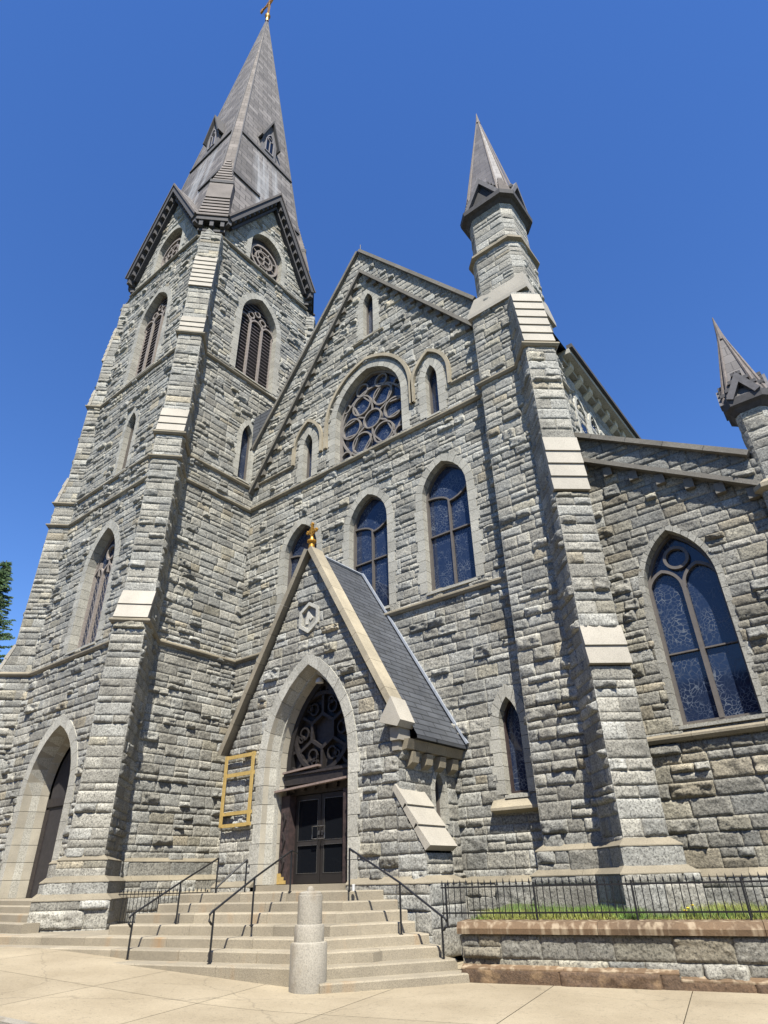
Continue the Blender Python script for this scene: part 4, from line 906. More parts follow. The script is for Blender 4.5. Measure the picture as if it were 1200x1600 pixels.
# hexagonal plaque
hx=MB(); ph=math.pi/2-.0
hexo=[(-12.58+.46*math.cos(ph+i*math.pi/3)*1.0,6.77+.5*math.sin(ph+i*math.pi/3)) for i in range(6)]; hexi=[(-12.58+(x+12.58)*.74,6.77+(z-6.77)*.74) for x,z in hexo]
hx.bar(PF,[( (a[0]+b[0])/2,(a[1]+b[1])/2) for a,b in zip(hexo,hexi)],.10,-.05,.07,closed=True,tint=1.25)
hx.prism([PF.p(u,-.03,z) for u,z in hexi],[PF.p(u,-.12,z) for u,z in hexi],.85); hx.bar(PF,[(-12.72,6.60),(-12.66,6.92),(-12.52,6.72)],.12,-.03,.0,tint=1.5)
hx.build('hexagonal_plaque',M['trim'],porch)
# portal surround
mb=MB(); surround(mb,PF,DC,DW,DS,DSP,DA,.30,.045,.70,jb=.47,nv=7,splay=.26,tint=1.12)
portal=mb.build('portal',M['trim'],church,'main porch doorway with splayed pointed stone arch')
reveal_lining(PF,DC,DW,DS,DSP,DA,.70,.26,portal)
mbm=MB(); mbm.bar(PF,arch(DC,DW,DS,DSP,DA,-.13,12),.08,-.42,-.30,tint=1.05); mbm.build('arch_roll',M['trim'],portal)
dp=-.66
IW=DW-.52; a_in=arch(DC,IW,DS,DSP,DA-.26,0,14)
glasspane(PF,a_in,dp-.1,'tympanum_panel',M['doorwood'],portal)
tt=MB(); tz=3.62; TR=1.05
tt.bar(PF,arch(DC,IW,2.55,DSP,DA-.26,-.07,14),.16,dp-.08,dp+.10,closed=True)
tt.bar(PF,circle(DC,tz,TR,36),.11,dp-.08,dp+.06,closed=True,tint=1.5)
hp=[(DC+.46*math.cos(ph+i*math.pi/3),tz+.46*math.sin(ph+i*math.pi/3)) for i in range(6)]
tt.bar(PF,hp,.09,dp-.08,dp+.05,closed=True,tint=1.6)
for i in range(6):
    a=ph+i*math.pi/3; tt.bar(PF,[(DC+.46*math.cos(a),tz+.46*math.sin(a)),(DC+TR*math.cos(a),tz+TR*math.sin(a))],.08,dp-.08,dp+.045,tint=1.5)
    b=a+math.pi/6
    for rr_,r2 in ((.72,.16),(.86,.09)): tt.bar(PF,circle(DC+rr_*math.cos(b+.16*(rr_>.8)),tz+rr_*math.sin(b+.16*(rr_>.8)),r2,12),.045,dp-.08,dp+.02+.002*i,closed=True,tint=1.4)
for s in (-1,1): tt.bar(PF,circle(DC+s*1.0,2.92,.24,16),.07,dp-.08,dp+.04,closed=True,tint=1.5)
tt.bar(PF,circle(DC,4.78,.13,12),.05,dp-.08,dp+.04,closed=True)
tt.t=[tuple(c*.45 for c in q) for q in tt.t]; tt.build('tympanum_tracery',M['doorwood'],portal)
tb=MB(); tb.box(PF,DC-IW/2,DC+IW/2,dp-.09,dp+.16,2.28,2.52,.8); tb.box(PF,DC-IW/2,DC+IW/2,dp-.09,dp+.20,2.52,2.58,1.2)
tb.box(PF,DC-IW/2,DC+IW/2,dp-.09,dp+.05,2.02,2.28,1.0)
for i in range(6): tb.box(PF,DC-1.1+i*.4,DC-.95+i*.4,dp+.05,dp+.12,2.10,2.22,1.6)
tb.build('transom',M['doorwood'],portal)
bd=MB(); bd.hexa([PF.p(DC-IW/2-.12,dp+.42,2.10),PF.p(DC+IW/2-.05,dp+.36,2.24),PF.p(DC+IW/2-.05,dp+.12,2.26),PF.p(DC-IW/2-.1,dp+.12,2.14),PF.p(DC-IW/2-.12,dp+.42,2.15),PF.p(DC+IW/2-.05,dp+.36,2.29),PF.p(DC+IW/2-.05,dp+.12,2.33),PF.p(DC-IW/2-.1,dp+.12,2.21)])
bd.hexa([PF.p(DC-IW/2-.02,dp+.24,2.58),PF.p(DC+.05,dp+.24,2.66),PF.p(DC+.05,dp+.1,2.66),PF.p(DC-IW/2-.02,dp+.1,2.58),PF.p(DC-IW/2-.02,dp+.24,2.63),PF.p(DC+.05,dp+.24,2.71),PF.p(DC+.05,dp+.1,2.71),PF.p(DC-IW/2-.02,dp+.1,2.63)])
bd.build('sagging_board',M['bareboard'],portal,'sagging bare board across the door head')
for s,u0,u1 in ((-1,DC-IW/2,DC-.98),(1,DC+.96,DC+IW/2)):
    jb=MB()
    jb.box(PF,u0,u1,dp-.09,dp+.22,-.07,2.02)
    for z in (.25,.75,1.25): jb.bar(PF,[( (u0+u1)/2,z),((u0+u1)/2+.05,z+.18),((u0+u1)/2-.03,z+.34)],.05,dp+.22,dp+.27,tint=.35)
    jb.build('carved_jamb',M['peelwood'],portal,'peeling maroon carved jamb')
bs=MB()
for z,w_ in ((-.06,.3),(.02,.22),(.1,.12)): bs.box(PF,DC-IW/2-.01,DC-IW/2+w_,dp+.20,dp+.245,z,z+.08)
bs.build('bare_patch',M['pine'],portal)
for s,u0,u1 in ((-1,DC-.94,DC-.012),(1,DC+.012,DC+.92)):
    fm=MB(); zt=2.0; zb_=-.06
    fm.box(PF,u0,u0+.10,dp-.06,dp+.0,zb_,zt); fm.box(PF,u1-.10,u1,dp-.06,dp+.0,zb_,zt)
    fm.box(PF,u0+.1,u1-.1,dp-.06,dp+.0,zb_,zb_+.22); fm.box(PF,u0+.1,u1-.1,dp-.06,dp+.0,zt-.12,zt); fm.box(PF,u0+.1,u1-.1,dp-.06,dp+.0,.80,.90,1.6)
    do=fm.build('door',M['alum'],church)
    glasspane(PF,[(u0+.1,zb_+.22),(u1-.1,zb_+.22),(u1-.1,zt-.12),(u0+.1,zt-.12)],dp-.03,'glass',M['glassd'],do)
    h=MB(); ue=u1-.05 if s<0 else u0+.05; dirn=-1 if s<0 else 1
    h.tube([PF.p(ue,dp+.0,1.22),PF.p(ue+dirn*.0,dp+.09,1.22),PF.p(ue+dirn*.16,dp+.09,1.22),PF.p(ue+dirn*.16,dp+.09,.93),PF.p(ue,dp+.09,.93),PF.p(ue,dp+.0,.93)],.014,6); h.box(PF,ue-.025,ue+.025,dp,dp+.02,1.02,1.12)
    h.build('handle',M['handle'],do)
    tr_=MB(); tr_.bar(PF,[(u0+.105,zb_+.225),(u1-.105,zb_+.225),(u1-.105,.795),(u0+.105,.795)],.012,dp-.02,dp+.008,closed=True); tr_.bar(PF,[(u0+.105,.905),(u1-.105,.905),(u1-.105,zt-.125),(u0+.105,zt-.125)],.012,dp-.02,dp+.008,closed=True)
    tr_.build('glazing_bead',M['handle'],do)
fl=MB(); fl.lathe(tuple(PF.p(DC+.05,-.40,DA-.42)),[(.02,.12),(.06,.1),(.11,.03),(.12,-.04),(.05,-.05)],14); fl.build('floodlight',M['white'],portal)
ts_=MB(); ts_.box(PF,DC-DW/2+.05,DC+DW/2-.05,-.95,.10,-.30,-.075); ts_.build('threshold',M['step'],portal)
# coping of the porch
pc=MB(); PZ=9.0; FZ=3.25; FU=3.28
sloped(pc,PF,(PAX-FU,FZ),(PAX,PZ),.17,-.32,.20,.085,.95); sloped(pc,PF,(PAX,PZ),(PAX+FU,FZ),.17,-.32,.20,.085,.95,1.35)
pco=pc.build('porch_coping',M['string'],church)
kn=MB()
for s in (1,):
    u=PAX+s*(FU+.02); f2=F((0,PY),(s,0),(0,-1)); uu=abs(u)*(1 if s*u>0 else -1); uu=u*s
    kn.prism([f2.p(uu-.50,.26,FZ+.05),f2.p(uu+.06,.26,FZ-.12),f2.p(uu+.16,.26,FZ+.02),f2.p(uu-.12,.26,FZ+.62)],[f2.p(uu-.50,-.34,FZ+.05),f2.p(uu+.06,-.34,FZ-.12),f2.p(uu+.16,-.34,FZ+.02),f2.p(uu-.12,-.34,FZ+.62)],1.1)
    kn.box(f2,uu-.25,uu+.02,-.3,.14,FZ-.40,FZ-.10,.9); kn.box(f2,uu-.25,uu-.05,-.3,.08,FZ-.62,FZ-.40,.85)
    if s<0: break
kn.build('kneeler',M['tan'],pco)
# gold finial cross
gx=MB(); bz=9.12; gc=(PAX,PY-.02)
gx.lathe((gc[0],gc[1],bz-.12),[(.17,0),(.13,.12),(.12,.34),(.20,.40),(.20,.46),(.10,.52),(.07,.62)],12)
fg=F(gc,(1,0),(0,-1)); gx.box(fg,-.045,.045,-.045,.045,bz+.4,bz+1.12); gx.box(fg,-.24,.24,-.043,.043,bz+.74,bz+.83)
for (u,z) in ((-.24,.785),(.24,.785),(0,1.12)):
    for (du,dz) in ((-.05,0),(.05,0),(0,-.05),(0,.05)): gx.lathe(tuple(fg.p(u+du,0,bz+z+dz)),[(.0,-.05),(.045,-.03),(.055,0),(.045,.03),(.0,.05)],8)
gx.bar(fg,circle(0,bz+.785,.15,16),.04,-.035,.035,closed=True)
gx.v=[((x-gc[0])*.78+gc[0],(y-gc[1])*.78+gc[1],(z-9.05)*.78+9.05) for x,y,z in gx.v]; gx.build('finial_cross',M['gold'],pco,'rusty golden cross finial on the porch gable')
# porch roof (right slope seen) and eave with corbels
rm=MB(); RZ=8.98; EX=-9.05; EZ=2.98; s_=(RZ-EZ)/(EX-PAX)
L=math.hypot(EX-PAX,RZ-EZ)
rm.uvface([(PAX,12.75,RZ),(PAX,15.0,RZ),(EX,15.0,EZ),(EX,12.75,EZ)],[(0,L),(2.25,L),(2.25,0),(0,0)])
rm.uvface([(PAX,12.75,RZ),(PAX,15.0,RZ),(2*PAX-EX,15.0,EZ),(2*PAX-EX,12.75,EZ)],[(0,L),(2.25,L),(2.25,0),(0,0)])
rm.uvface([(EX,12.75,EZ),(EX,15.0,EZ),(EX,15.0,EZ-.08),(EX,12.75,EZ-.08)],[(0,0),(1,0),(1,.1),(0,.1)]); rm.uvface([(EX,12.75,EZ-.08),(EX,15.0,EZ-.08),(PX1-.1,15.0,EZ-.08),(PX1-.1,12.75,EZ-.08)],[(0,0),(1,0),(1,.1),(0,.1)])
pr=rm.build('porch_roof',M['slate'],church)
fl=MB(); fl.bar(NV,[(PAX,RZ+.04),(EX+.02,EZ+.02)],.06,0.02,.10,off=.05); fl.tube([(PAX,12.75,RZ+.03),(PAX,15.0,RZ+.03)],.06,6); fl.build('flashing',M['flash'],pr)
ev=MB(); ev.mould(PS,12.55,15.0,[(-.02,2.62),(.22,2.66),(.30,2.88),(-.02,2.90)],seg=.7,tint=1.0)
for i in range(4): y=12.78+i*.58; ev.hexa([PS.p(y,.20,2.38),PS.p(y+.27,.20,2.38),PS.p(y+.27,0,2.26),PS.p(y,0,2.26),PS.p(y,.24,2.62),PS.p(y+.27,.24,2.62),PS.p(y+.27,0,2.62),PS.p(y,0,2.62)],RND.uniform(.85,1.05))
ev.build('corbelled_eave',M['string'],porch)
# porch corner buttress projecting to the right, with long sloping slabs
fd=Field(); BX=F((0,12.44),(1,0),(0,-1)); zlo=.55
fd.add(BX,[(-9.5,-1.3),(-8.74,-1.3),(-8.74,.46),(-9.5,1.62)],(),cell=.042,seed=150); fd.add(F((-8.74,0),(0,1),(1,0)),[(12.44,-1.3),(13.46,-1.3),(13.46,.46),(12.44,.46)],(),cell=.042,seed=151)
fd.add(F((0,13.46),(-1,0),(0,1)),[(8.74,-1.3),(9.5,-1.3),(9.5,1.62),(8.74,.46)],(),cell=.06,seed=152)
pb=fd.build('porch_buttress',M['rock'],church); sb=MB(); sloped_slabs(sb,F((-9.5,0),(0,1),(1,0)),12.44,13.46,-.04,1.82,.80,.55,3,th=.08,lip=.05); sb.build('weathering',M['tan'],pb)
plinth_run(F((0,12.44),(1,0),(0,-1)),-9.45,-8.74,[(-1.4,-.09,.16)],155,0,1); plinth_run(F((-8.74,0),(0,1),(1,0)),12.44,13.46,[(-1.4,-.09,.16)],156,1,1)
# ================================================================== GROUND, SIDEWALK, ROAD
def gz(x,y):
    t=max(0.0,min(-7.7-x,7.6)); return -1.53+.068*(t*t/4 if t<2 else t-1)
SK=rad(13); ex=np.array([math.cos(SK),math.sin(SK)]); ey=np.array([-math.sin(SK),math.cos(SK)])
def sk(a,b): return np.array([-8.7,8.9])+ex*a+ey*b       # skewed street frame; b=0 property line near the bollard
def sheet(name,mat,a0,a1,b0,b1,dz,na,nb,kind='structure'):
    mb=MB(); vs=[]; fs=[]
    for j in range(nb+1):
        for i in range(na+1):
            p=sk(a0+(a1-a0)*i/na,b0+(b1-b0)*j/nb); vs.append((p[0],p[1],gz(p[0],p[1])+dz))
    for j in range(nb):
        for i in range(na): k=j*(na+1)+i; fs.append((k,k+1,k+na+2,k+na+1))
    mb.add(vs,fs); o=mb.build(name,mat); tag(o,kind=kind); return o
g=MB(); g.add([(-900,-900,-1.72),(900,-900,-1.72),(900,900,-1.72),(-900,900,-1.72)],[(0,1,2,3)]); tag(g.build('ground',M['earth']),kind='structure')
KB=-3.72
sheet('road',M['asphalt'],-60,60,-14,KB,-.14,60,4)
# sidewalk slabs with joints
sw=MB(); jt=[]
a_edges=[-14.0,-10.4,-8.2,-6.2,-3.0,-.9,1.17,3.55,5.6,7.9,10.2,12.6]; b_edges=[KB+.18,-1.55,4.5]
a_edges=[-60,-50,-40,-30,-25,-21,-17.5]+a_edges+[15,18,22,28,36,46,60]
def subd(a,b,n): return [a+(b-a)*i/n for i in range(n+1)]
for i in range(len(a_edges)-1):
    for j in range(2):
        g_=.006; A0,A1=a_edges[i]+g_,a_edges[i+1]-g_; B0_,B1_=b_edges[j]+g_,b_edges[j+1]-g_; t=RND.uniform(.93,1.05); ns=4
        ns=max(2,int((A1-A0)/.5)) if abs(A0)<25 else 2; mb_=6
        for q in range(ns):
          for w_ in range(mb_):
            x0,x1=A0+(A1-A0)*q/ns,A0+(A1-A0)*(q+1)/ns; y0,y1=B0_+(B1_-B0_)*w_/mb_,B0_+(B1_-B0_)*(w_+1)/mb_
            c4=[sk(x0,y0),sk(x1,y0),sk(x1,y1),sk(x0,y1)]; sw.add([(p[0],p[1],gz(*p)) for p in c4],[(0,1,2,3)],t)
swo=sw.build('sidewalk',M['concrete']); tag(swo,kind='structure')
sheet('sidewalk_bed',M['joint'],-60,60,KB+.1,4.6,-.03,120,8)
kb=MB()
for i in range(30):
    a0=-40+i*2.6; a1=a0+2.58; P0=[sk(a0,KB),sk(a1,KB),sk(a1,KB+.17),sk(a0,KB+.17)]
    kb.hexa([(p[0],p[1],gz(*p)-.3) for p in P0]+[(p[0],p[1],gz(*p)+.006) for p in P0],RND.uniform(.8,1.0))
tag(kb.build('kerb',M['bollard']),kind='structure')
# ================================================================== STEPS
c33,s33=math.cos(rad(33)),math.sin(rad(33))
ZT=[-.20,-.38,-.55,-.73,-.91,-1.07,-1.24,-1.40]
YK=[11.45,10.95,10.45,9.95,9.45,8.98,8.50]
tSK=math.tan(rad(14))
def fy(k,x): return YK[k]+tSK*(x+11) if k<7 else None
def rline(k): off=(7-k)*.44; return np.array([-7.69-off*c33,9.93+off*s33])
def corner(k):     # intersection of front line k and right line k (k<7)
    q=rline(k); # point q + t*(s33,c33); y = YK + tSK*(x+11)
    t=(YK[k]+tSK*(q[0]+11)-q[1])/(c33-tSK*s33); return q+t*np.array([s33,c33])
stairs=empty('stone_staircase',(-11,10,-1.53),'worn pale granite staircase of eight risers climbing to the porch doors','staircase')
XL={0:-14.65,1:-14.68,2:-14.72,3:-14.85,4:-26.5,5:-26.5,6:-24.5}
def blockrow(mb,p,q,z0,z1,dep,k,inward):
    """row of step stones along p->q with top z1"""
    p=np.array(p);q=np.array(q);L=np.linalg.norm(q-p);t=(q-p)/L;n=np.array(inward,float);n/=np.linalg.norm(n)
    x=0; segs=[]
    while x<L-1e-6:
        l=RND.uniform(1.1,2.3); 
        if L-x-l<.8: l=L-x
        segs.append((x,min(L,x+l))); x+=l
    for a,b in segs:
        a_=a+.004 if a>0 else a; b_=b-.004 if b<L else b; tn=RND.uniform(.78,1.08); bev=.022
        A=p+t*a_;B=p+t*b_
        def P3(pt,i,z): w=pt+n*i; return (w[0],w[1],z)
        # bevelled nose
        mb.prism([P3(A,0,z0),P3(A,0,z1-bev),P3(A,bev,z1),P3(A,dep,z1),P3(A,dep,z0)],[P3(B,0,z0),P3(B,0,z1-bev),P3(B,bev,z1),P3(B,dep,z1),P3(B,dep,z0)],tn)
for k in range(8):
    mb=MB(); z1=ZT[k]; z0=(ZT[k+1]-.004 if k<7 else -1.75)
    rdir=np.array([s33,c33]); rin=np.array([-c33,s33])
    if k<7:
        c=corner(k); xl=XL[k]; pl_=(xl,fy(k,xl)); dep=.56 if k>0 else 1.6
        if k==6: z0=-1.75
        blockrow(mb,pl_,c,z0,z1,dep,k,(-math.sin(rad(14)),math.cos(rad(14))))
    else: c=rline(7)-rdir*1.28
    # right-hand side, running back towards the porch
    yend={7:11.15,6:11.25,5:11.4,4:11.6,3:11.75,2:12.0,1:12.2,0:12.3}[k]
    q=c+rdir*((yend-c[1])/c33)
    if k>0:
        blockrow(mb,c+rdir*(.0),q,z0 if k<7 else -1.75,z1-.002 if k<7 else z1,.56,k,rin)
    else:
        blockrow(mb,c,q,z0,z1-.002,1.4,k,rin)
    mb.build('step',M['step'],stairs)
# landing in front of the doors
mb=MB(); 
lp=[(-15.7,12.9),(-14.66,fy(0,-14.66)+.4),tuple(corner(0)+np.array([-.25,.4])),(-10.0,12.35),(-10.0,12.9)]
mb.prism([(x,y,-.9) for x,y in lp],[(x,y,-.205) for x,y in lp],.97); mb.build('landing',M['step'],stairs)
fm=MB(); fp=[(-14.5,10.9),(-10.6,11.9),(-9.6,11.9),(-8.4,11.2),(-8.4,10.2),(-9.3,9.6),(-14.5,8.9)]
fm.prism([(x,y,-1.75) for x,y in fp],[(x,y,-1.1) for x,y in fp],.9); fm.build('foundation',M['step'],stairs)
lf=MB(); lf.prism([(-15.8,11.1,-1.4),(-14.7,10.9,-1.4),(-14.7,12.9,-1.4),(-15.8,12.9,-1.4)],[(-15.8,11.6,-.21),(-14.68,11.0,-.21),(-14.7,12.9,-.21),(-15.8,12.9,-.21)],.95); lf.build('landing_end',M['step'],stairs)
# apron under the tower foot
ap=MB(); xs=[-26,-19,-14.9]; 
app=[(-26.5,fy(4,-26.5)+.05),(-14.9,fy(4,-14.9)+.05),(-14.9,14.9),(-19.2,14.9),(-19.2,10.4),(-26.5,10.4)]
ap.prism([(x,y,-1.6) for x,y in app],[(x,y,-.935) for x,y in app],.85); ap.build('apron',M['step'],stairs)
# tower door steps
ts=empty('tower_steps',(-22.5,9.6,-.9),'short flight of pale stone steps to the pointed tower door, left edge','steps')
for i,(y,z,xe) in enumerate(((9.6,-.27,-18.8),(9.25,-.40,-18.5),(8.9,-.56,-18.2),(8.58,-.73,-17.95))):
    mb=MB(); blockrow(mb,(-26.0,y),(xe,y),-1.1,z,1.6 if i==0 else .42,i,(0,1)); mb.build('step',M['step'],ts)
# ================================================================== BOLLARD
b=MB(); bc=(-8.72,8.93,-1.56)
b.lathe(bc,[(.30,0),(.30,.66),(.285,.69),(.245,.70),(.245,.91),(.232,.935),(.205,.94),(.205,1.33),(.198,1.35),(.19,1.355),(.185,1.385),(.16,1.40),(.065,1.41),(.06,1.44),(.045,1.47),(.0,1.485)],40)
tag(b.build('stone_bollard',M['bollard'],smooth=True),'round granite bollard of three stacked drums at the foot of the stairs','bollard')
# ================================================================== HANDRAILS
def rail(posts,lab,ends=(),curl=True,hgt=.82):
    """posts: list of (base point, height)"""
    r=empty('handrail',posts[0][0],lab,'handrail',None)
    tops=[]
    for (x,y,z),h in posts:
        p=MB(); p.tube([(x,y,z-.02),(x,y,z+h)],.019,8); p.tube([(x,y,z-.0),(x,y,z+.012)],.04,10); p.build('post',M['iron'],r); tops.append((x,y,z+h))
    t=MB(); path=list(tops)
    if curl:
        a=Vector(tops[0]); d=(Vector(tops[1])-a); d.z=0; d.normalize()
        path=[tuple(a-d*.03+Vector((0,0,-.22))),tuple(a-d*.10+Vector((0,0,-.16))),tuple(a-d*.10+Vector((0,0,-.06))),tuple(a-d*.02)]+tops
    for e_ in ends: path.append(e_)
    t.tube(path,.021,8); t.build('top_rail',M['iron'],r); return r
rail([((-13.1,8.42,-1.24),.76),((-13.35,9.62,-.76),.80),((-14.06,11.15,-.21),.74)],'black iron handrail leftmost on the staircase, nearest the tower')
rail([((-13.85,11.0,-.21),.12),((-13.53,11.6,-.21),.70)],'short black handrail at the landing beside the stone arch jamb',curl=False)
rail([((-10.98,8.72,-1.24),.81),((-11.1,9.75,-.73),.81),((-11.67,11.3,-.20),.80)],'black iron handrail climbing left of the round bollard to the doors',ends=[(-11.7,11.5,.55)])
rail([((-7.55,11.12,-1.40),.80),((-8.55,11.22,-.91),.84),((-10.1,11.5,-.20),.78)],'black iron handrail on the right side of the stairs by the retaining wall',ends=[(-10.18,11.72,.52)])
# ================================================================== RETAINING WALL
rw=empty('retaining_wall',(-4,11.9,-1.5),'low granite retaining wall with rust-stained coping right of the stairs','wall')
w0=np.array([-7.15,11.13]); RWF=F(w0,(math.cos(SK),math.sin(SK)),(math.sin(SK),-math.cos(SK)))
fd=Field(); fd.add(RWF,[(0,-1.55),(12,-1.55),(12,-.86),(0,-.86)],(),cell=.03,seed=160,course=(.17,.23,.34),lens=(.35,.95),amp=.75,dark=.78,warm=.22); fd.build('wall_face',M['rock'],rw)
bk=MB(); bk.box(RWF,.02,12,-.5,-.03,-1.55,-.87); fe=F(w0,(RWF.N[0],RWF.N[1]),(-RWF.U[0],-RWF.U[1])); bk.build('wall_body',M['rock'],rw)
fd=Field(); fd.add(F(w0,(-RWF.N[0],-RWF.N[1]),(-RWF.U[0],-RWF.U[1])),[(0,-1.55),(.5,-1.55),(.5,-.86),(0,-.86)],(),cell=.03,seed=161,amp=.7); fd.build('wall_end',M['rock'],rw)
cp_=MB(); cp_.mould(RWF,-.06,12,[(-.5,-.86),(.075,-.86),(.085,-.78),(.02,-.69),(-.5,-.675)],seg=2.3); cp_.build('coping',M['rust'],rw)
lg=Field(); lg.add(RWF,[(.0,-1.6),(3.45,-1.6),(3.45,-1.33),(.0,-1.33)],(),cell=.035,seed=162,course=(.27,),lens=(1.3,1.9),amp=.4,d=.14); lg.add(RWF,[(3.45,-1.6),(12,-1.6),(12,-1.41),(3.45,-1.41)],(),cell=.035,seed=163,course=(.2,),lens=(1.5,2.2),amp=.4,d=.14)
lg.build('ledge_face',M['rustrock'],rw)
lt=MB(); lt.mould(RWF,0,3.45,[(-.1,-1.35),(.145,-1.35),(.145,-1.33),(.02,-1.285),(-.1,-1.285)],seg=1.7); lt.mould(RWF,3.46,12,[(-.1,-1.43),(.145,-1.43),(.145,-1.41),(.02,-1.365),(-.1,-1.365)],seg=2.0); lt.build('ledge_top',M['rust'],rw)
# planting bed and grass
bed=MB(); 
def bp(a,b,z): p=RWF.p(a,-b,0); return (p[0],p[1],z)
bed.add([bp(.1,.35,-.74),bp(11,.35,-.74),bp(11,6,-.5),bp(-.0,2.0,-.62),bp(-.2,3.8,-.55)],[(0,1,2,4,3)]); tag(bed.build('soil_bed',M['soil']),kind='structure')
rg=np.random.RandomState(5); n=26000; a_=rg.uniform(.05,9.5,n); b_=.36+rg.beta(1,2.0,n)*2.6
keep=np.ones(n,bool); P0=RWF.O[None,:]+np.outer(a_,RWF.U)-np.outer(b_,RWF.N); z=-.745+.045*b_
patch=vn(a_*1.2,b_*1.5,3); keep=patch>.22; keep&=~((P0[:,0]<-8.35)|(P0[:,1]>14.8)); P0=P0[keep]; z=z[keep]; n=len(z)
h=rg.uniform(.05,.17,n)*(.6+.8*vn(P0[:,0]*2,P0[:,1]*2,8)); th=rg.uniform(0,6.28,n); w_=.006
V=np.zeros((n,3,3)); V[:,:,0]=P0[:,0,None];V[:,:,1]=P0[:,1,None];V[:,:,2]=z[:,None]
V[:,0,0]-=w_*np.cos(th);V[:,0,1]-=w_*np.sin(th);V[:,1,0]+=w_*np.cos(th);V[:,1,1]+=w_*np.sin(th)
V[:,2,2]+=h;V[:,2,0]+=h*.35*rg.normal(size=n);V[:,2,1]+=h*.35*rg.normal(size=n)
me=bpy.data.meshes.new('grass'); me.vertices.add(3*n); me.vertices.foreach_set('co',V.astype(np.float32).ravel()); me.loops.add(3*n); me.loops.foreach_set('vertex_index',np.arange(3*n,dtype=np.int32)); me.polygons.add(n); me.polygons.foreach_set('loop_start',np.arange(0,3*n,3,dtype=np.int32)); me.polygons.foreach_set('loop_total',np.full(n,3,np.int32))
at=me.attributes.new("tint",'FLOAT_COLOR','POINT'); tc=np.ones((n,3,4),np.float32); br_=rg.uniform(.7,1.5,n); dry=(vn(P0[:,0]*.9+3,P0[:,1]*1.4,12)>.55)
tc[:,:,0]=(br_*np.where(dry,2.3,1.0))[:,None];tc[:,:,1]=(br_*np.where(dry,1.45,1.0))[:,None];tc[:,:,2]=(br_*np.where(dry,2.0,1.0))[:,None]; at.data.foreach_set('color',tc.ravel()); me.update(calc_edges=True)
go=link('grass',me,M['grass']); tag(go,'green and straw coloured grass growing behind the low wall coping','grass',kind='stuff')
for i,(a,b,h_) in enumerate(((3.72,.75,.17),(3.80,.72,.21),(3.66,.9,.13))):
    p=RWF.p(a,-b,0); fo=empty('dandelion',(p[0],p[1],-.71),'yellow dandelion in the grass behind the iron fence','flower','dandelions in the grass bed')
    s1=MB(); s1.tube([(p[0],p[1],-.72),(p[0]+.01,p[1],-.71+h_)],.004,5); s1.build('stem',M['grass'],fo)
    s2=MB(); s2.lathe((p[0]+.01,p[1],-.71+h_),[(.005,-.012),(.026,0),(.028,.008),(.012,.018)],9); s2.build('flower_head',M['yellow'],fo)
# ================================================================== IRON FENCES
def fence(name,p0,p1,zt,zb,zg,sp,post_every,lab,cat='fence'):
    p0=np.array(p0,float);p1=np.array(p1,float);L=np.linalg.norm(p1-p0);d=(p1-p0)/L; fo=empty(name,(p0[0],p0[1],zg),lab,cat)
    n=int(L/sp)
    base=MB(); base.tube([(0,0,zb-.07),(0,0,zt-.06)],.0085,5); base.tube([(0,0,zt-.07),(0,0,zt-.055),(0,0,zt+.03)],[.009,.019,.001],5)
    first=None
    for i in range(min(n,98)):
        q=p0+d*(i*sp)
        if first is None: first=base.build('picket',M['iron'],fo); me_=first.data; o=first
        else: o=bpy.data.objects.new('picket',me_); C.objects.link(o); o.parent=fo; o.matrix_parent_inverse=first.matrix_parent_inverse.copy()
        o.location=(q[0],q[1],RND.uniform(-.008,.008)); o.rotation_euler=(RND.uniform(-.008,.008),RND.uniform(-.008,.008),0)
    for z in (zt-.10,zb):
        r=MB(); nrm=np.array([-d[1],d[0]]); f=F(p0,d,nrm); r.box(f,-.03,L,-.009,.009,z-.013,z+.013); r.build('rail',M['iron'],fo)
    i=0
    while i*post_every<L+.01:
        q=p0+d*(i*post_every+.065); po=MB(); po.tube([(q[0],q[1],zg-.05),(q[0],q[1],zt-.04)],.018,6); po.build('post',M['iron'],fo); i+=1
    return fo
fa=RWF.p(-.42,-.28,0)[:2]; fb=RWF.p(9.6,-.28,0)[:2]
fence('iron_fence',fa,fb,-.07,-.57,-.73,.118,1.66,'black iron picket fence standing behind the rust-stained coping')
fence('iron_fence',(-18.2,10.95),(-15.1,11.9),-.10,-.83,-.93,.125,1.5,'small black iron fence between the tower foot and the stairs')
# ================================================================== SIGN FRAME, CUP
sg=empty('sign_frame',(-15.05,12.4,2.2),'empty new pine board frame fixed on the wall left of the porch arch','frame')
def brd(p,q,w,d0,d1): b_=MB(); b_.bar(PF,[p,q],w,d0,d1); b_.build('board',M['pine'],sg)
brd((-15.63,1.33),(-15.63,3.20),.10,.14,.18); brd((-14.47,1.33),(-14.47,3.20),.10,.14,.18)
brd((-15.68,3.15),(-14.42,3.15),.10,.10,.138); brd((-15.68,2.66),(-14.42,2.66),.10,.10,.138); brd((-15.68,1.66),(-14.42,1.66),.09,.10,.138); brd((-15.68,1.36),(-14.42,1.36),.09,.10,.139)
cu=MB(); cu.lathe((-10.09,11.62,-.205),[(.030,0),(.034,.09),(.038,.115),(.036,.118)],16); tag(cu.build('paper_cup',M['white'],smooth=True),'small white paper cup left on the top step by the porch wall','cup')
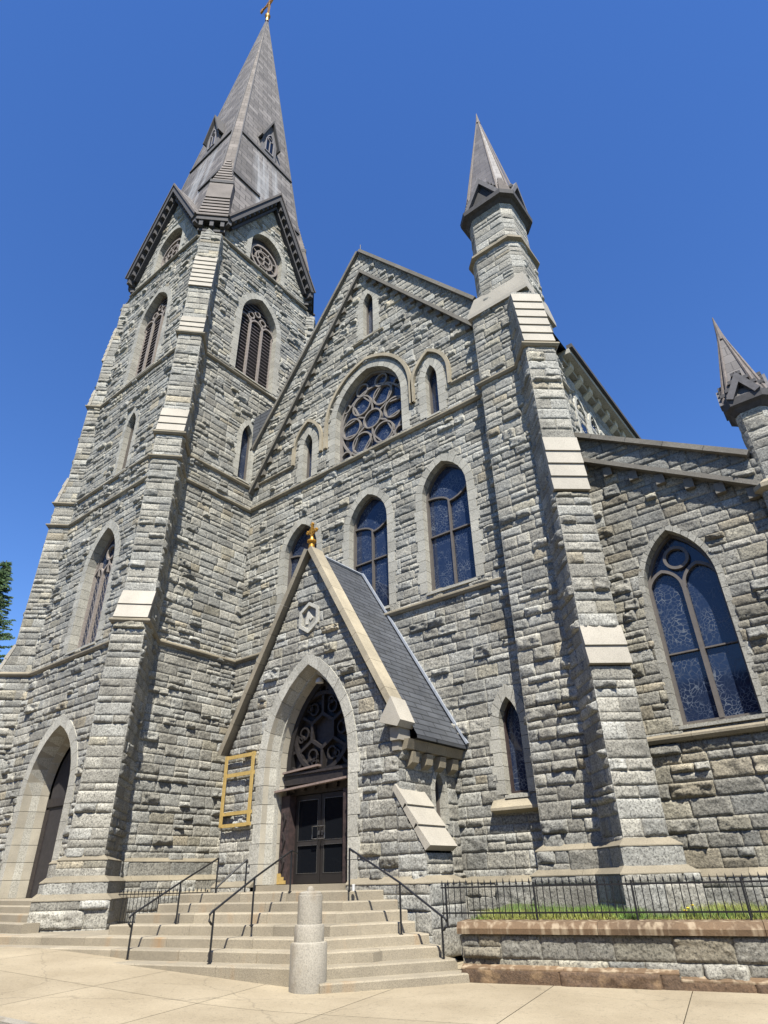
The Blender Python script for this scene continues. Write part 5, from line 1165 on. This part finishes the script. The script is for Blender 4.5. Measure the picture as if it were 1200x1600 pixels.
# ================================================================== TREE
def spruce(x,y,zg,h,r,seed,lab):
    t=empty('spruce_tree',(x,y,zg),lab,'tree'); rs=np.random.RandomState(seed)
    k=MB(); k.tube([(x,y,zg),(x,y,zg+h*.5),(x,y,zg+h)],[.35,.2,.03],8); k.build('trunk',M['bark'],t)
    vs=[];fs=[];n=0; tint=[]
    z=.12*h
    while z<h-.2:
        rr=r*(1-z/h)**.8+.15; nb=9
        for b in range(nb):
            a=rs.uniform(0,6.28); L=rr*rs.uniform(.72,1.12); droop=rs.uniform(.10,.32); m_=int(L/.13)+2
            dx,dy=math.cos(a),math.sin(a); px,py=-dy,dx
            for i in range(m_):
                f=(i+.5)/m_; cx_=x+dx*L*f; cy_=y+dy*L*f; cz_=zg+z-droop*L*f+.20*L*f*f
                for q in range(6):
                    ss=rs.choice((-1,1)); ln=rs.uniform(.14,.42)*(1.15-f*.6); an=rs.uniform(.35,1.1)
                    ox=(dx*math.cos(an)+px*ss*math.sin(an))*ln; oy=(dy*math.cos(an)+py*ss*math.sin(an))*ln; oz=rs.uniform(-.22,.06)*ln*2
                    ww=rs.uniform(.03,.06)
                    jx,jy,jz=rs.normal(size=3)*.03
                    vs+=[(cx_+jx,cy_+jy,cz_+jz-ww),(cx_+jx,cy_+jy,cz_+jz+ww),(cx_+jx+ox,cy_+jy+oy,cz_+jz+oz)]; fs.append((n,n+1,n+2)); n+=3
                    tv=rs.uniform(.6,1.7); tint+=[(tv,tv,tv)]*3
        z+=.30*(1-.3*z/h)
    mb=MB(); mb.v=vs; mb.f=fs; mb.t=tint; mb.build('crown',M['leaf'],t)
spruce(-50.6,16.4,-1.0,23.4,5.3,3,'dark green spruce tree behind the left side of the tower')

# ================================================================== ACROSS THE STREET (unseen, added to block low sky light and darken reflections)
ob=empty('sky_block_building',(-20,-16,-1.7),'long four-storey brick building across the street, unseen, added to block low sky light and darken reflections in the glass','building')
OF=F((0,-15),(-1,0),(0,1)); w=MB(); w.box(OF,-34,62,-11,0,-1.7,10.6,1); w.build('wall',plain("brick_wall",(.24,.13,.10),rough=.9,noise=.25,scale=3),ob)
w=MB(); w.box(OF,-34.4,62.4,-11.4,.35,10.6,11.1,1); w.build('roof',M['slate'] if False else M['fasc'],ob)
for i in range(23):
    for j in range(4):
        u=-32+i*4.05; z=-.2+j*2.75; w=MB(); w.bar(OF,[(u,z),(u+1.2,z),(u+1.2,z+1.7),(u,z+1.7)],.12,0,.06,closed=True); wo=w.build('window',M['creamwood'],ob)
